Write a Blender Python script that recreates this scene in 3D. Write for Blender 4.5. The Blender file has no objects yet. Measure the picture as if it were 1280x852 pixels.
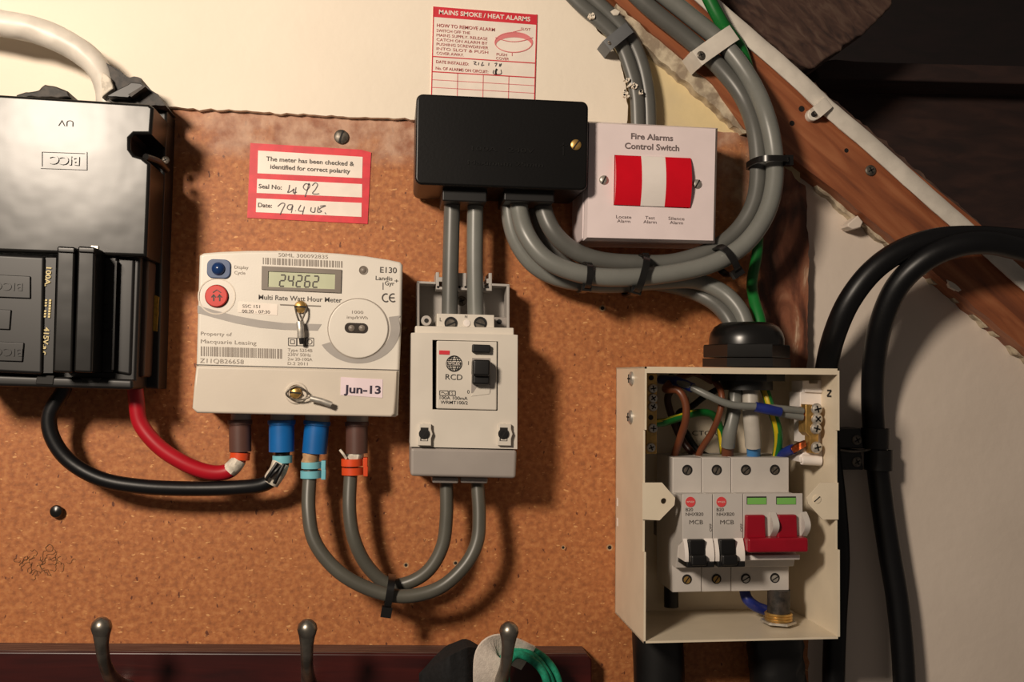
import bpy, bmesh, math, random
from mathutils import Vector, Matrix, noise
from mathutils.geometry import tessellate_polygon
random.seed(4)
R = math.radians
# ------------------------------------------------------------------ camera
SC = bpy.context.scene
COL = SC.collection
F_PX, DIST, ROLL, VP = 1250.0, 0.70, R(1.4), (490.0, 468.0)
nc = Vector(((VP[0]-640)/F_PX, -(VP[1]-426)/F_PX, -1)).normalized()
xc = Vector((math.cos(ROLL), -math.sin(ROLL), 0))
xc = (xc - nc*xc.dot(nc)).normalized()
zc = xc.cross(nc)
W2C = Matrix((xc, nc, zc)).transposed()            # columns: images of the world axes
C2W = W2C.transposed()
CAM = Vector((0, -DIST, 0))
cd = bpy.data.cameras.new('camera'); cam = bpy.data.objects.new('camera', cd); COL.objects.link(cam)
cd.sensor_width = 36; cd.sensor_fit = 'HORIZONTAL'; cd.lens = F_PX/1280*36; cd.clip_start = .01
cam.matrix_world = Matrix.Translation(CAM) @ C2W.to_4x4()
SC.camera = cam
# ------------------------------------------------------------------ light
w = bpy.data.worlds.new('world'); SC.world = w; w.use_nodes = True
w.node_tree.nodes['Background'].inputs[0].default_value = (1.0, .84, .72, 1)
w.node_tree.nodes['Background'].inputs[1].default_value = 0.075
ld = bpy.data.lights.new('bulb', 'AREA'); ld.shape = 'DISK'; ld.size = .15
ld.energy = 9.9; ld.color = (1.0, .85, .69)
lamp = bpy.data.objects.new('room_lamp', ld); COL.objects.link(lamp)
lamp.location = (-.45, -.82, .33)
lamp.rotation_euler = (Vector((-.16, 0, .08)) - Vector(lamp.location)).to_track_quat('-Z', 'Y').to_euler()
SC.view_settings.view_transform = 'Standard'
SC.view_settings.look = 'None'
SC.view_settings.exposure = 0.0
SC.view_settings.gamma = 1
SC.view_settings.use_curve_mapping = False

# ------------------------------------------------------------------ helpers
def at(px, py, h=0.0):
    """photo pixel -> (u right, v up, w out of the board) on the plane h metres in front of the board"""
    r = C2W @ Vector(((px-640)/F_PX, -(py-426)/F_PX, -1))
    t = (DIST-h)/r.y
    p = CAM + r*t
    return Vector((p.x, p.z, h))
def mpp(px, py, h=0.0):
    return (at(px+1, py, h)-at(px-1, py, h)).length/2
def lin(c):
    o = []
    for x in c:
        x /= 255
        o.append(x/12.92 if x <= .04045 else ((x+.055)/1.055)**2.4)
    return (*o, 1)

class Frame:
    """an Empty on the board that parents the parts of one thing"""
    def __init__(s, name, label, cat, px, py, edge=None, h=0.0, group=None, kind=None, base=0.0):
        a = 0
        if edge:
            A, B = at(*edge[0], h), at(*edge[1], h)
            a = math.atan2(B.y-A.y, B.x-A.x)
        s.o = at(px, py, h); s.a = a
        e = bpy.data.objects.new(name, None); COL.objects.link(e)
        e.empty_display_size = .01
        e.location = (s.o.x, -base, s.o.y); e.rotation_euler = (0, -a, 0)
        s.base = base
        tagit(e, label, cat, group, kind); s.obj = e
    def p(s, px, py, h):
        q = at(px, py, h)-s.o
        c, n = math.cos(-s.a), math.sin(-s.a)
        return (q.x*c-q.y*n, q.x*n+q.y*c)
    def P(s, px, py, h):
        u, v = s.p(px, py, h)
        return Vector((u, v, h-s.base))
class Wd:
    """world frame for things built as one mesh"""
    obj = None; base = 0; a = 0; o = Vector((0, 0, 0))
    def p(s, px, py, h): q = at(px, py, h); return (q.x, q.y)
    def P(s, px, py, h): return at(px, py, h)
WF = Wd()
def tagit(o, label=None, cat=None, group=None, kind=None):
    if label: o['label'] = label
    if cat: o['category'] = cat
    if group: o['group'] = group
    if kind: o['kind'] = kind
    return o

def rounded(u0, u1, v0, v1, r, n=5):
    r = min(r, (u1-u0)/2-1e-6, (v1-v0)/2-1e-6); pts = []
    for cx, cy, a0 in ((u1-r, v1-r, 0), (u0+r, v1-r, 90), (u0+r, v0+r, 180), (u1-r, v0+r, 270)):
        for k in range(n+1):
            a = R(a0+90*k/n); pts.append((cx+r*math.cos(a), cy+r*math.sin(a)))
    return pts
def circle(cu, cv, r, n=24, ru=None):
    return [(cu+(ru or r)*math.cos(2*math.pi*k/n), cv+r*math.sin(2*math.pi*k/n)) for k in range(n)]
def smooth_path(pts, sub=8):
    P = [Vector(p) for p in pts]
    if len(P) < 3: return P
    P = [P[0]*2-P[1]]+P+[P[-1]*2-P[-2]]
    out = []
    for i in range(1, len(P)-2):
        a, b, c, d = P[i-1:i+3]
        for k in range(sub):
            t = k/sub
            out.append(.5*((2*b)+(c-a)*t+(2*a-5*b+4*c-d)*t*t+(3*b-a-3*c+d)*t**3))
    out.append(P[-2]); return out

class MB:
    def __init__(s): s.bm = bmesh.new(); s.mats = []; s.mi = 0
    def m(s, mat):
        if mat not in s.mats: s.mats.append(mat)
        s.mi = s.mats.index(mat); return s
    def _v(s, u, v, w): return s.bm.verts.new((u, -w, v))
    def _f(s, vs):
        try: f = s.bm.faces.new(vs)
        except ValueError: return
        f.material_index = s.mi; return f
    def _merge(s, t):
        for f in t.faces: f.material_index = s.mi
        me = bpy.data.meshes.new('t'); t.to_mesh(me); t.free()
        s.bm.from_mesh(me); bpy.data.meshes.remove(me)
    def prism(s, poly, w0, w1, bevel=0, holes=(), top=None):
        """outline extruded from w0 to w1, front edge bevelled; holes are cut right through"""
        if top is None and not holes and bevel:
            t = bmesh.new()
            a = [t.verts.new((u, -w0, v)) for u, v in poly]; b = [t.verts.new((u, -w1, v)) for u, v in poly]
            n = len(a); t.faces.new(a); ft = t.faces.new(b)
            for i in range(n): t.faces.new((a[i], a[(i+1) % n], b[(i+1) % n], b[i]))
            bmesh.ops.recalc_face_normals(t, faces=t.faces)
            ed = list(ft.edges)
            if n == 4: ed += [e for e in t.edges if e not in ed and any(v in ft.verts for v in e.verts)]
            bmesh.ops.bevel(t, geom=ed, offset=bevel, segments=3, profile=.5, affect='EDGES', clamp_overlap=True)
            s._merge(t); return s
        loops = [list(poly)]+[list(h) for h in holes]
        tris = tessellate_polygon([[Vector((u, v, 0)) for u, v in L] for L in loops])
        flat = [q for L in loops for q in L]
        tp = top or flat
        a = [s._v(u, v, w0) for u, v in flat]; b = [s._v(u, v, w1) for u, v in tp]
        for t in tris:
            s._f([a[i] for i in t]); s._f([b[i] for i in t])
        k = 0
        for L in loops:
            n = len(L)
            for i in range(n): s._f((a[k+i], a[k+(i+1) % n], b[k+(i+1) % n], b[k+i]))
            k += n
        return s
    def box(s, u0, u1, v0, v1, w0, w1, bevel=0):
        return s.prism([(u0, v0), (u1, v0), (u1, v1), (u0, v1)], w0, w1, bevel)
    def quadbox(s, F, x0, y0, x1, y1, w0, w1, bevel=0, r=0):
        """box whose front face spans those photo pixels at height w1"""
        a = F.p(x0, y0, w1); b = F.p(x1, y1, w1)
        u0, u1 = sorted((a[0], b[0])); v0, v1 = sorted((a[1], b[1])); B = F.base
        if r: return s.prism(rounded(u0, u1, v0, v1, r), w0-B, w1-B, bevel)
        return s.box(u0, u1, v0, v1, w0-B, w1-B, bevel)
    def poly(s, F, pts, w0, w1, bevel=0, holes=()):
        B = F.base
        return s.prism([F.p(x, y, w1) for x, y in pts], w0-B, w1-B, bevel, holes)
    def lathe(s, c, axis, prof, n=24, cap=True, rot=0):
        """prof: (radius, distance along axis) pairs; c, axis in (u,v,w)"""
        c = Vector(c); ax = Vector(axis).normalized()
        a = ax.orthogonal().normalized(); b = ax.cross(a); rings = []
        for r, d in prof:
            ring = []
            for k in range(n):
                t = 2*math.pi*k/n+rot; q = c+ax*d+(a*math.cos(t)+b*math.sin(t))*max(r, 1e-5)
                ring.append(s._v(*q))
            rings.append(ring)
        for A, B in zip(rings, rings[1:]):
            for k in range(n): s._f((A[k], A[(k+1) % n], B[(k+1) % n], B[k]))
        if cap: s._f(rings[0][::-1]); s._f(rings[-1])
        return s
    def tube(s, pts, r, n=14, sub=8, flat=1.0, wob=0, cap=True, smooth=True):
        P = smooth_path(pts, sub) if smooth else [Vector(p) for p in pts]
        N = len(P); rr = r if isinstance(r, (list, tuple)) else None
        T = [(P[min(i+1, N-1)]-P[max(i-1, 0)]).normalized() for i in range(N)]
        up = Vector((0, 0, 1)); x = up-T[0]*up.dot(T[0])
        if x.length < .1: x = T[0].orthogonal()
        x.normalize(); rings = []
        for i in range(N):
            x = x-T[i]*x.dot(T[i]); x.normalize(); y = T[i].cross(x)
            if rr:
                f = i/(N-1)*(len(rr)-1); j = min(int(f), len(rr)-2); rad = rr[j]+(rr[j+1]-rr[j])*(f-j)
            else: rad = r
            ring = []
            for k in range(n):
                t = 2*math.pi*k/n; q = rad
                if wob: q *= 1+wob*noise.noise(Vector((P[i].x*140, P[i].y*140, k*1.3)))
                c = P[i]+x*math.cos(t)*q*flat+y*math.sin(t)*q
                ring.append(s._v(*c))
            rings.append(ring)
        for A, B in zip(rings, rings[1:]):
            for k in range(n): s._f((A[k], A[(k+1) % n], B[(k+1) % n], B[k]))
        if cap: s._f(rings[0][::-1]); s._f(rings[-1])
        return s
    def text(s, F, txt, px, py, h, cap, width=None, anchor='c', rot=0, off=0.0, lift=.00025, depth=0, shear=0):
        me = text_mesh(txt, off, shear)
        xs = [v.co.x for v in me.vertices]; x0, x1 = min(xs), max(xs)
        k = mpp(px, py, h); sy = cap*k/CAPH
        sx = (width*k/(x1-x0)) if width else sy
        ax = {'l': x0, 'c': (x0+x1)/2, 'r': x1}[anchor]
        u, v = F.p(px, py, h); c, n = math.cos(R(rot)), math.sin(R(rot)); ww = h-F.base+lift
        vs = []
        for q in me.vertices:
            X = (q.co.x-ax)*sx; Y = (q.co.y-CAPH/2)*sy
            vs.append(s._v(u+X*c-Y*n, v+X*n+Y*c, ww+depth))
        fs = [s._f([vs[i] for i in p.vertices]) for p in me.polygons]
        if depth:
            fs = [f for f in fs if f]
            for e in list({e for f in fs for e in f.edges if len(e.link_faces) == 1}):
                a, b = e.verts
                a2 = s.bm.verts.new(a.co+Vector((0, depth, 0))); b2 = s.bm.verts.new(b.co+Vector((0, depth, 0)))
                s._f((a, b, b2, a2))
        return s
    def line(s, F, pts, h, wpx, lift=.0003):
        """flat printed stroke"""
        k = mpp(pts[0][0], pts[0][1], h)*wpx/2; B = F.base
        Q = [Vector(F.p(x, y, h)) for x, y in pts]
        L = []; Rr = []
        for i in range(len(Q)):
            d = (Q[min(i+1, len(Q)-1)]-Q[max(i-1, 0)]); d.normalize(); n = Vector((-d.y, d.x))*k
            L.append(s._v(*(Q[i]+n), h-B+lift)); Rr.append(s._v(*(Q[i]-n), h-B+lift))
        for i in range(len(Q)-1): s._f((L[i], Rr[i], Rr[i+1], L[i+1]))
        return s
    def build(s, name, F=None, label=None, cat=None, group=None, kind=None, parent=None, ang=38):
        bmesh.ops.recalc_face_normals(s.bm, faces=s.bm.faces)
        par = parent or (F.obj if F else None)
        org = Vector((0, 0, 0))
        if par is None and s.bm.verts and kind != 'structure':
            c = [v.co for v in s.bm.verts]
            org = Vector(((min(q.x for q in c)+max(q.x for q in c))/2, max(q.y for q in c), min(q.z for q in c)))
            bmesh.ops.translate(s.bm, verts=s.bm.verts, vec=-org)
        me = bpy.data.meshes.new(name); s.bm.to_mesh(me); s.bm.free()
        for m_ in s.mats: me.materials.append(m_)
        for p in me.polygons: p.use_smooth = True
        me.set_sharp_from_angle(angle=R(ang))
        o = bpy.data.objects.new(name, me); COL.objects.link(o); o.location = org
        wn = o.modifiers.new('normals', 'WEIGHTED_NORMAL'); wn.keep_sharp = True; wn.weight = 100
        if par: o.parent = par
        if name == 'lettering': kind = 'stuff'
        return tagit(o, label, cat, group, kind)
_tc = {}
def text_mesh(txt, off, shear=0):
    key = (txt, off, shear)
    if key not in _tc:
        c = bpy.data.curves.new('t', 'FONT'); c.body = txt; c.size = 1; c.offset = off; c.resolution_u = 3; c.shear = shear
        o = bpy.data.objects.new('t', c); COL.objects.link(o)
        dg = bpy.context.evaluated_depsgraph_get()
        me = bpy.data.meshes.new_from_object(o.evaluated_get(dg))
        bpy.data.objects.remove(o); _tc[key] = me
    return _tc[key]
CAPH = max(v.co.y for v in text_mesh('H', 0).vertices)

# ------------------------------------------------------------------ materials
def mat(name, col, rough=.5, metal=0, var=.06, vs=60, bump=.0, bs=400, col2=None, fac=(.4, .6), coat=0, spec=.5, bd=.0006):
    m = bpy.data.materials.new(name); m.use_nodes = True; nt = m.node_tree; N = nt.nodes; L = nt.links
    b = N['Principled BSDF']; b.inputs['Roughness'].default_value = rough; b.inputs['Metallic'].default_value = metal
    b.inputs['Specular IOR Level'].default_value = spec
    b.inputs['Coat Weight'].default_value = coat
    tc = N.new('ShaderNodeTexCoord'); no = N.new('ShaderNodeTexNoise'); no.inputs['Scale'].default_value = vs
    no.inputs['Detail'].default_value = 5
    L.new(tc.outputs['Object'], no.inputs['Vector'])
    rp = N.new('ShaderNodeValToRGB'); c = lin(col)
    c2 = lin(col2) if col2 else tuple(x*(1-var*2) for x in c[:3])+(1,)
    rp.color_ramp.elements[0].position = fac[0]; rp.color_ramp.elements[1].position = fac[1]
    rp.color_ramp.elements[0].color = c2; rp.color_ramp.elements[1].color = c
    L.new(no.outputs['Fac'], rp.inputs['Fac']); L.new(rp.outputs['Color'], b.inputs['Base Color'])
    if bump:
        n2 = N.new('ShaderNodeTexNoise'); n2.inputs['Scale'].default_value = bs; n2.inputs['Detail'].default_value = 3
        L.new(tc.outputs['Object'], n2.inputs['Vector'])
        bp = N.new('ShaderNodeBump'); bp.inputs['Strength'].default_value = bump; bp.inputs['Distance'].default_value = bd
        L.new(n2.outputs['Fac'], bp.inputs['Height']); L.new(bp.outputs['Normal'], b.inputs['Normal'])
    m['b'] = 1
    return m
white_pl = mat('cream white plastic', (226, 219, 208), .38, var=.03, vs=25, bump=.05, bs=900)
white_pl2 = mat('satin cover plastic', (214, 203, 188), .42, var=.03, vs=25, bump=.06, bs=900)
white_bright = mat('bright white plastic', (236, 228, 222), .3, var=.02)
pinkwhite = mat('white switch plate', (236, 220, 220), .32, var=.02)
grey_pl = mat('light grey plastic', (178, 172, 166), .42, var=.04, vs=30)
grey_pl2 = mat('mid grey plastic', (160, 152, 146), .45, var=.04, vs=30)
rcd_pl = mat('warm white moulded plastic', (216, 208, 196), .4, var=.03, vs=30)
black_pl = mat('black glossy plastic', (20, 19, 18), .30, var=.2, vs=12, bump=.10, bs=60, spec=.6)
black_cut = mat('worn black bakelite', (25, 24, 23), .29, var=.22, vs=14, bump=.5, bs=14, spec=.36, bd=.0018)
black_mat = mat('dull black plastic', (17, 16, 16), .45, var=.15, vs=40)
black_box = mat('black moulded cover', (12, 11, 11), .36, var=.12, vs=20, bump=.06, bs=500, spec=.35)
black_rub = mat('black cable sheath', (15, 15, 17), .40, var=.15, vs=30, bump=.08, bs=250, spec=.38)
red_rub = mat('red cable sheath', (176, 16, 34), .38, var=.06, vs=50)
grey_cab = mat('grey cable sheath', (120, 121, 116), .36, var=.06, vs=40, bump=.04, bs=300)
grey_cab2 = mat('darker grey cable sheath', (96, 96, 92), .38, var=.07, vs=40)
brown_grey = mat('grey tail sheath', (88, 86, 78), .40, var=.07, vs=40)
white_cab = mat('painted white cable', (226, 218, 206), .42, var=.08, vs=60, bump=.2, bs=120)
green_cab = mat('green cable', (22, 112, 46), .38, var=.08, vs=60)
blue_slv = mat('blue sleeve', (18, 100, 172), .38, var=.06)
brown_slv = mat('brown sleeve', (92, 62, 54), .45, var=.06)
orange_b = mat('orange marker plastic', (224, 78, 34), .4, var=.06)
cyan_b = mat('pale blue marker plastic', (122, 194, 208), .4, var=.05)
tape_w = mat('torn white tape', (222, 212, 196), .7, var=.15, vs=300, bump=.4, bs=300)
tape_t = mat('tan tape', (190, 150, 110), .7, var=.15, vs=300)
brass = mat('brass', (214, 172, 100), .38, .75, var=.15, vs=200)
steel = mat('bright steel', (206, 200, 190), .38, .65, var=.12, vs=300)
dsteel = mat('dull dark steel', (122, 114, 104), .45, .6, var=.25, vs=300)
nickel = mat('aged nickel hook', (150, 144, 134), .36, .9, var=.25, vs=80)
copper = mat('bare copper', (226, 120, 70), .3, 1, var=.2, vs=400)
ink = mat('dark print', (78, 72, 68), .6, var=.05)
ink_grey = mat('grey print', (150, 140, 130), .6, var=.05)
ink_lt = mat('pale grey print', (178, 168, 158), .6, var=.05)
ink_band = mat('grey printed band', (166, 160, 154), .5, var=.04)
ink_blk = mat('black print', (30, 28, 28), .6, var=.05)
ink_purple = mat('dark ink', (46, 34, 56), .6, var=.05)
pen = mat('pen ink', (96, 88, 92), .6, var=.1)
gold_ink = mat('cream print', (214, 196, 140), .6, var=.1)
yellow_t = mat('yellow tag', (168, 128, 36), .6, var=.15, vs=500)
red_paper = mat('red printed paper', (222, 46, 60), .5, var=.08, vs=120)
red_print = mat('red print', (214, 40, 56), .55, var=.05)
pink_print = mat('faded pink print', (226, 128, 130), .6, var=.05)
paper = mat('label paper', (242, 230, 218), .45, var=.03, vs=80)
red_sw = mat('red rocker plastic', (212, 12, 34), .22, var=.03, coat=.3)
red_tg = mat('dark red toggle plastic', (150, 14, 34), .34, var=.06)
green_w = mat('green indicator', (122, 186, 92), .4, var=.05)
lcd = mat('lcd glass', (198, 202, 172), .25, var=.03)
bezel = mat('grey bezel', (128, 118, 108), .4, var=.05)
slate = mat('slate blue button surround', (74, 92, 128), .4, var=.06)
blue_btn = mat('blue button dome', (28, 56, 106), .22, var=.05)
red_btn = mat('red button', (206, 56, 48), .35, var=.05)
hole_m = mat('black and hole shade', (16, 13, 12), .7, var=.1)  # paints the shade inside holes and slots; also plain black for small ends
steel_case = mat('cream powder coated steel', (228, 214, 190), .38, var=.04, vs=30, bump=.1, bs=1500)
grey_in = mat('grey circuit breaker plastic', (196, 190, 184), .42, var=.04, vs=40)
yellow_w = mat('yellow wire stripe', (206, 180, 30), .4, var=.05)
brown_w = mat('brown wire', (110, 60, 36), .4, var=.07)
blue_w = mat('blue wire sleeve', (30, 44, 120), .4, var=.07)
blue_lt = mat('light blue core', (72, 142, 206), .4, var=.05)
dark_tar = mat('tarry dark cloth sleeve', (58, 50, 44), .6, var=.4, vs=200, bump=.6, bs=200)
cloth_b = mat('black cloth', (18, 18, 20), .9, var=.3, vs=300, bump=.6, bs=600)
cloth_w = mat('white cloth label', (224, 212, 200), .85, var=.06, vs=400, bump=.4, bs=900)
cloth_g = mat('green cord', (24, 150, 116), .7, var=.15, vs=400, bump=.5, bs=900)

def nodes(m):
    nt = m.node_tree; return nt.nodes, nt.links, nt.nodes['Principled BSDF']
def wall_mat(name, c1, c2, scale=8, bump=.35, yb=None):
    m = mat(name, c1, .72, vs=scale, col2=c2, fac=(.3, .62), bump=bump, bs=110, bd=.0008)
    return m
paint = wall_mat('white painted plaster', (242, 230, 212), (236, 224, 206))
cream = wall_mat('old cream plaster', (226, 206, 158), (214, 196, 156), 25)
paint_r = wall_mat('white painted plaster right', (222, 208, 194), (214, 200, 186), 10)
mortar = mat('crumbling grey mortar', (204, 190, 164), .85, vs=90, col2=(150, 134, 114), fac=(.38, .55), bump=.6, bs=260, bd=.001)
darkgap = mat('dark gap', (30, 22, 18), .9, var=.3)

def wood_mat(name, c1, c2, c3, scl=(6, 60, 60), rough=.55, rot=0, bump=.25):
    m = bpy.data.materials.new(name); m.use_nodes = True; N, L, b = nodes(m)
    tc = N.new('ShaderNodeTexCoord'); mp = N.new('ShaderNodeMapping'); mp.inputs['Rotation'].default_value = (0, rot, 0)
    m2 = N.new('ShaderNodeMapping'); m2.inputs['Scale'].default_value = scl
    L.new(tc.outputs['Object'], mp.inputs['Vector']); L.new(mp.outputs[0], m2.inputs['Vector'])
    no = N.new('ShaderNodeTexNoise'); no.inputs['Scale'].default_value = 3; no.inputs['Detail'].default_value = 8; no.inputs['Distortion'].default_value = .6
    L.new(m2.outputs[0], no.inputs['Vector'])
    rp = N.new('ShaderNodeValToRGB'); e = rp.color_ramp.elements
    e[0].position = .32; e[0].color = lin(c3); e[1].position = .68; e[1].color = lin(c1)
    k = e.new(.5); k.color = lin(c2)
    L.new(no.outputs['Fac'], rp.inputs['Fac']); L.new(rp.outputs['Color'], b.inputs['Base Color'])
    b.inputs['Roughness'].default_value = rough
    bp = N.new('ShaderNodeBump'); bp.inputs['Strength'].default_value = bump; bp.inputs['Distance'].default_value = .001
    L.new(no.outputs['Fac'], bp.inputs['Height']); L.new(bp.outputs['Normal'], b.inputs['Normal'])
    return m
timber = wood_mat('orange brown timber', (168, 106, 70), (148, 86, 54), (116, 66, 44), (4, 40, 40), .5, R(-40))
oldbeam = wood_mat('rough grey brown beam', (92, 72, 60), (74, 52, 43), (46, 31, 27), (20, 60, 60), .85, R(-40), .8)
shaded_wood = wood_mat('dark stair boards with shade', (56, 35, 29), (46, 28, 24), (36, 22, 20), (8, 30, 30), .75, 0, .4)  # dark brown wood, with the shade under the stairs added to its colour
deep_shade_wood = wood_mat('stair boards in painted shade', (28, 16, 17), (24, 14, 15), (20, 12, 13), (8, 30, 30), .8, 0, .3)  # shade of the deep recess is put into this near black tone
rackwood = wood_mat('dark red stained wood', (68, 19, 15), (56, 14, 12), (44, 11, 11), (4, 40, 40), .38, 0, .1)
rackedge = wood_mat('scuffed edge of stained wood', (116, 90, 78), (86, 60, 52), (66, 40, 36), (10, 300, 300), .6, 0, .3)

def board_mat():
    m = bpy.data.materials.new('orange chipboard'); m.use_nodes = True; N, L, b = nodes(m)
    tc = N.new('ShaderNodeTexCoord')
    def noise_(scale, det=4, sc=(1, 1, 1), dist=0):
        mp = N.new('ShaderNodeMapping'); mp.inputs['Scale'].default_value = sc
        L.new(tc.outputs['Object'], mp.inputs['Vector'])
        n = N.new('ShaderNodeTexNoise'); n.inputs['Scale'].default_value = scale; n.inputs['Detail'].default_value = det; n.inputs['Distortion'].default_value = dist
        L.new(mp.outputs[0], n.inputs['Vector']); return n.outputs['Fac']
    def ramp(src, stops):
        r = N.new('ShaderNodeValToRGB'); e = r.color_ramp.elements
        while len(e) < len(stops): e.new(.5)
        for q, (p, c) in zip(e, stops): q.position = p; q.color = c if len(c) == 4 else lin(c)
        L.new(src, r.inputs['Fac']); return r.outputs['Color']
    def mix(a, b_, f, mode='MIX'):
        x = N.new('ShaderNodeMix'); x.data_type = 'RGBA'; x.blend_type = mode
        if isinstance(f, float): x.inputs[0].default_value = f
        else: L.new(f, x.inputs[0])
        for s_, i in ((a, 6), (b_, 7)):
            if isinstance(s_, tuple): x.inputs[i].default_value = s_
            else: L.new(s_, x.inputs[i])
        return x.outputs[2]
    vo = N.new('ShaderNodeTexVoronoi'); vo.inputs['Scale'].default_value = 520
    mp = N.new('ShaderNodeMapping'); mp.inputs['Scale'].default_value = (.75, 1, 1.1); mp.inputs['Rotation'].default_value = (0, .5, 0)
    L.new(tc.outputs['Object'], mp.inputs['Vector']); L.new(mp.outputs[0], vo.inputs['Vector'])
    base = ramp(noise_(7, 4), [(.3, (160, 98, 54)), (.7, (178, 112, 62))])
    flakes = ramp(vo.outputs['Color'], [(.05, (140, 78, 42)), (.35, (160, 96, 54)), (.75, (176, 110, 62)), (.97, (212, 148, 92))])
    c = mix(base, flakes, .45)
    mid = ramp(noise_(260, 5), [(.35, (120, 66, 36)), (.5, (178, 106, 58)), (.68, (214, 150, 92))])
    c = mix(c, mid, .35)
    speck = ramp(noise_(300, 2, (.6, 1, 1.3)), [(.66, (0, 0, 0, 1)), (.70, (1, 1, 1, 1))])
    c = mix(c, lin((234, 178, 116)), mulf(N, L, speck, .6))
    dk = ramp(noise_(230, 2, (1.3, 1, .7)), [(.29, (1, 1, 1, 1)), (.33, (0, 0, 0, 1))])
    c = mix(c, lin((84, 38, 22)), mulf(N, L, dk, .85))
    # whitish plaster smears along the top edge of the board and the reddish worn edge at the right
    sx = N.new('ShaderNodeSeparateXYZ'); L.new(tc.outputs['Object'], sx.inputs[0])
    def rng(src, a, b_):
        r = N.new('ShaderNodeMapRange'); r.inputs[1].default_value = a; r.inputs[2].default_value = b_; L.new(src, r.inputs[0]); return r.outputs[0]
    def math_(op, a, b_):
        r = N.new('ShaderNodeMath'); r.operation = op
        for i, s_ in enumerate((a, b_)):
            if isinstance(s_, (int, float)): r.inputs[i].default_value = s_
            else: L.new(s_, r.inputs[i])
        r.use_clamp = True; return r.outputs[0]
    zt = at(420, 165, 0).y
    slope = math_('MULTIPLY', sx.outputs[0], .0)
    topm = rng(sx.outputs[2], zt-.024, zt-.012)
    blot = rng(noise_(26, 6), .36, .5)
    t1 = math_('MULTIPLY', topm, math_('ADD', blot, .25))
    xl = at(225, 165, 0).x
    t1 = math_('MULTIPLY', t1, rng(sx.outputs[0], xl-.02, xl+.03))
    t2 = math_('MULTIPLY', rng(sx.outputs[0], at(890, 230).x, at(925, 230).x), rng(sx.outputs[2], at(930, 290).y, at(930, 240).y))
    t2 = math_('MULTIPLY', t2, blot); t1 = math_('MAXIMUM', t1, t2)
    c = mix(c, ramp(noise_(90, 5), [(.35, (146, 98, 76)), (.6, (196, 160, 136))]), mulf(N, L, t1, .8))
    xr = at(950, 300, 0).x
    wob = math_('MULTIPLY', noise_(30, 5), .05)
    xs = N.new('ShaderNodeMath'); xs.operation = 'ADD'; L.new(sx.outputs[0], xs.inputs[0]); L.new(wob, xs.inputs[1])
    rightm = math_('MULTIPLY', rng(xs.outputs[0], xr+.010, xr+.022), rng(sx.outputs[2], at(950, 560, 0).y, at(950, 440, 0).y))
    rc = ramp(noise_(46, 9, (1.4, 1, .5), .9), [(.34, (44, 24, 20)), (.46, (96, 54, 40)), (.56, (132, 80, 58)), (.64, (150, 104, 80)), (.7, (204, 176, 150))])
    c = mix(c, rc, mulf(N, L, rightm, .92))
    L.new(c, b.inputs['Base Color']); b.inputs['Roughness'].default_value = .62
    bp = N.new('ShaderNodeBump'); bp.inputs['Strength'].default_value = .35; bp.inputs['Distance'].default_value = .0006
    L.new(noise_(420, 4), bp.inputs['Height']); L.new(bp.outputs['Normal'], b.inputs['Normal'])
    return m
def mulf(N, L, src, k):
    r = N.new('ShaderNodeMath'); r.operation = 'MULTIPLY'; r.inputs[1].default_value = k; L.new(src, r.inputs[0]); return r.outputs[0]
chip = board_mat()

def ragged(pts, step=7, amp=1.6, seed=0):
    out = []
    for (x0, y0), (x1, y1) in zip(pts, pts[1:]):
        d = math.hypot(x1-x0, y1-y0); n = max(1, int(d/step)); nx, ny = -(y1-y0)/d, (x1-x0)/d
        for k in range(n):
            t = k/n; x = x0+(x1-x0)*t; y = y0+(y1-y0)*t
            a = amp*2*noise.noise(Vector((x*.09+seed, y*.09, seed)))+amp*.8*noise.noise(Vector((x*.4, y*.4, seed+3)))
            out.append((x+nx*a, y+ny*a))
    out.append(pts[-1]); return out

# ================================================================== SETTING
# cream plaster that carries everything, the proud white plaster at upper left, the white wall at right
b = MB().m(cream); b.poly(WF, [(-300, -250), (700, -250), (940, 110), (1000, 190), (1000, 300), (1000, 480), (-300, 480)], -.03, -.004)
b.build('wall_back', kind='structure')
edge = ragged([(-300, 126), (0, 128), (205, 133), (330, 141), (520, 149), (783, 156)], 7, 1.5)
cur = ragged([(783, 156), (785, 132), (781, 95), (770, 66), (752, 42), (712, -4), (640, -90), (560, -250)], 6, 1.3, 5)
b = MB().m(paint); b.poly(WF, edge+cur[1:]+[(-300, -250)], -.004, .005, .0)
b.build('wall_top', kind='structure')
b = MB().m(paint_r); b.poly(WF, [(985, 140), (1500, 480), (1500, 1150), (980, 1150), (985, 500)], -.04, -.011)
b.build('wall_right', kind='structure')
# chipboard backing board
top = ragged([(-300, 128), (205, 136), (520, 152), (735, 158), (895, 164), (934, 167)], 9, .6, 8)
rt = ragged([(934, 167), (1006, 232), (1011, 300), (1009, 458), (1012, 1150)], 8, 1.6, 2)
b = MB().m(chip); b.poly(WF, top+rt[1:]+[(-300, 1150)], -.011, 0)
BD = b.build('backing_board', kind='structure'); 
tagit(BD, None)
# stringer timber running down to the right
low = ragged([(640, -125), (768, 0), (832, 56), (890, 104), (930, 160), (975, 187), (1046, 240), (1118, 299), (1290, 443), (1500, 615)], 10, .9, 4)
up = [(1500, 515), (1290, 333), (1174, 239), (1042, 132), (978, 68), (895, -3), (800, -90)]
b = MB().m(timber); b.poly(WF, low+up, -.06, .008, .0)
b.build('trim_1', kind='structure')
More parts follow.
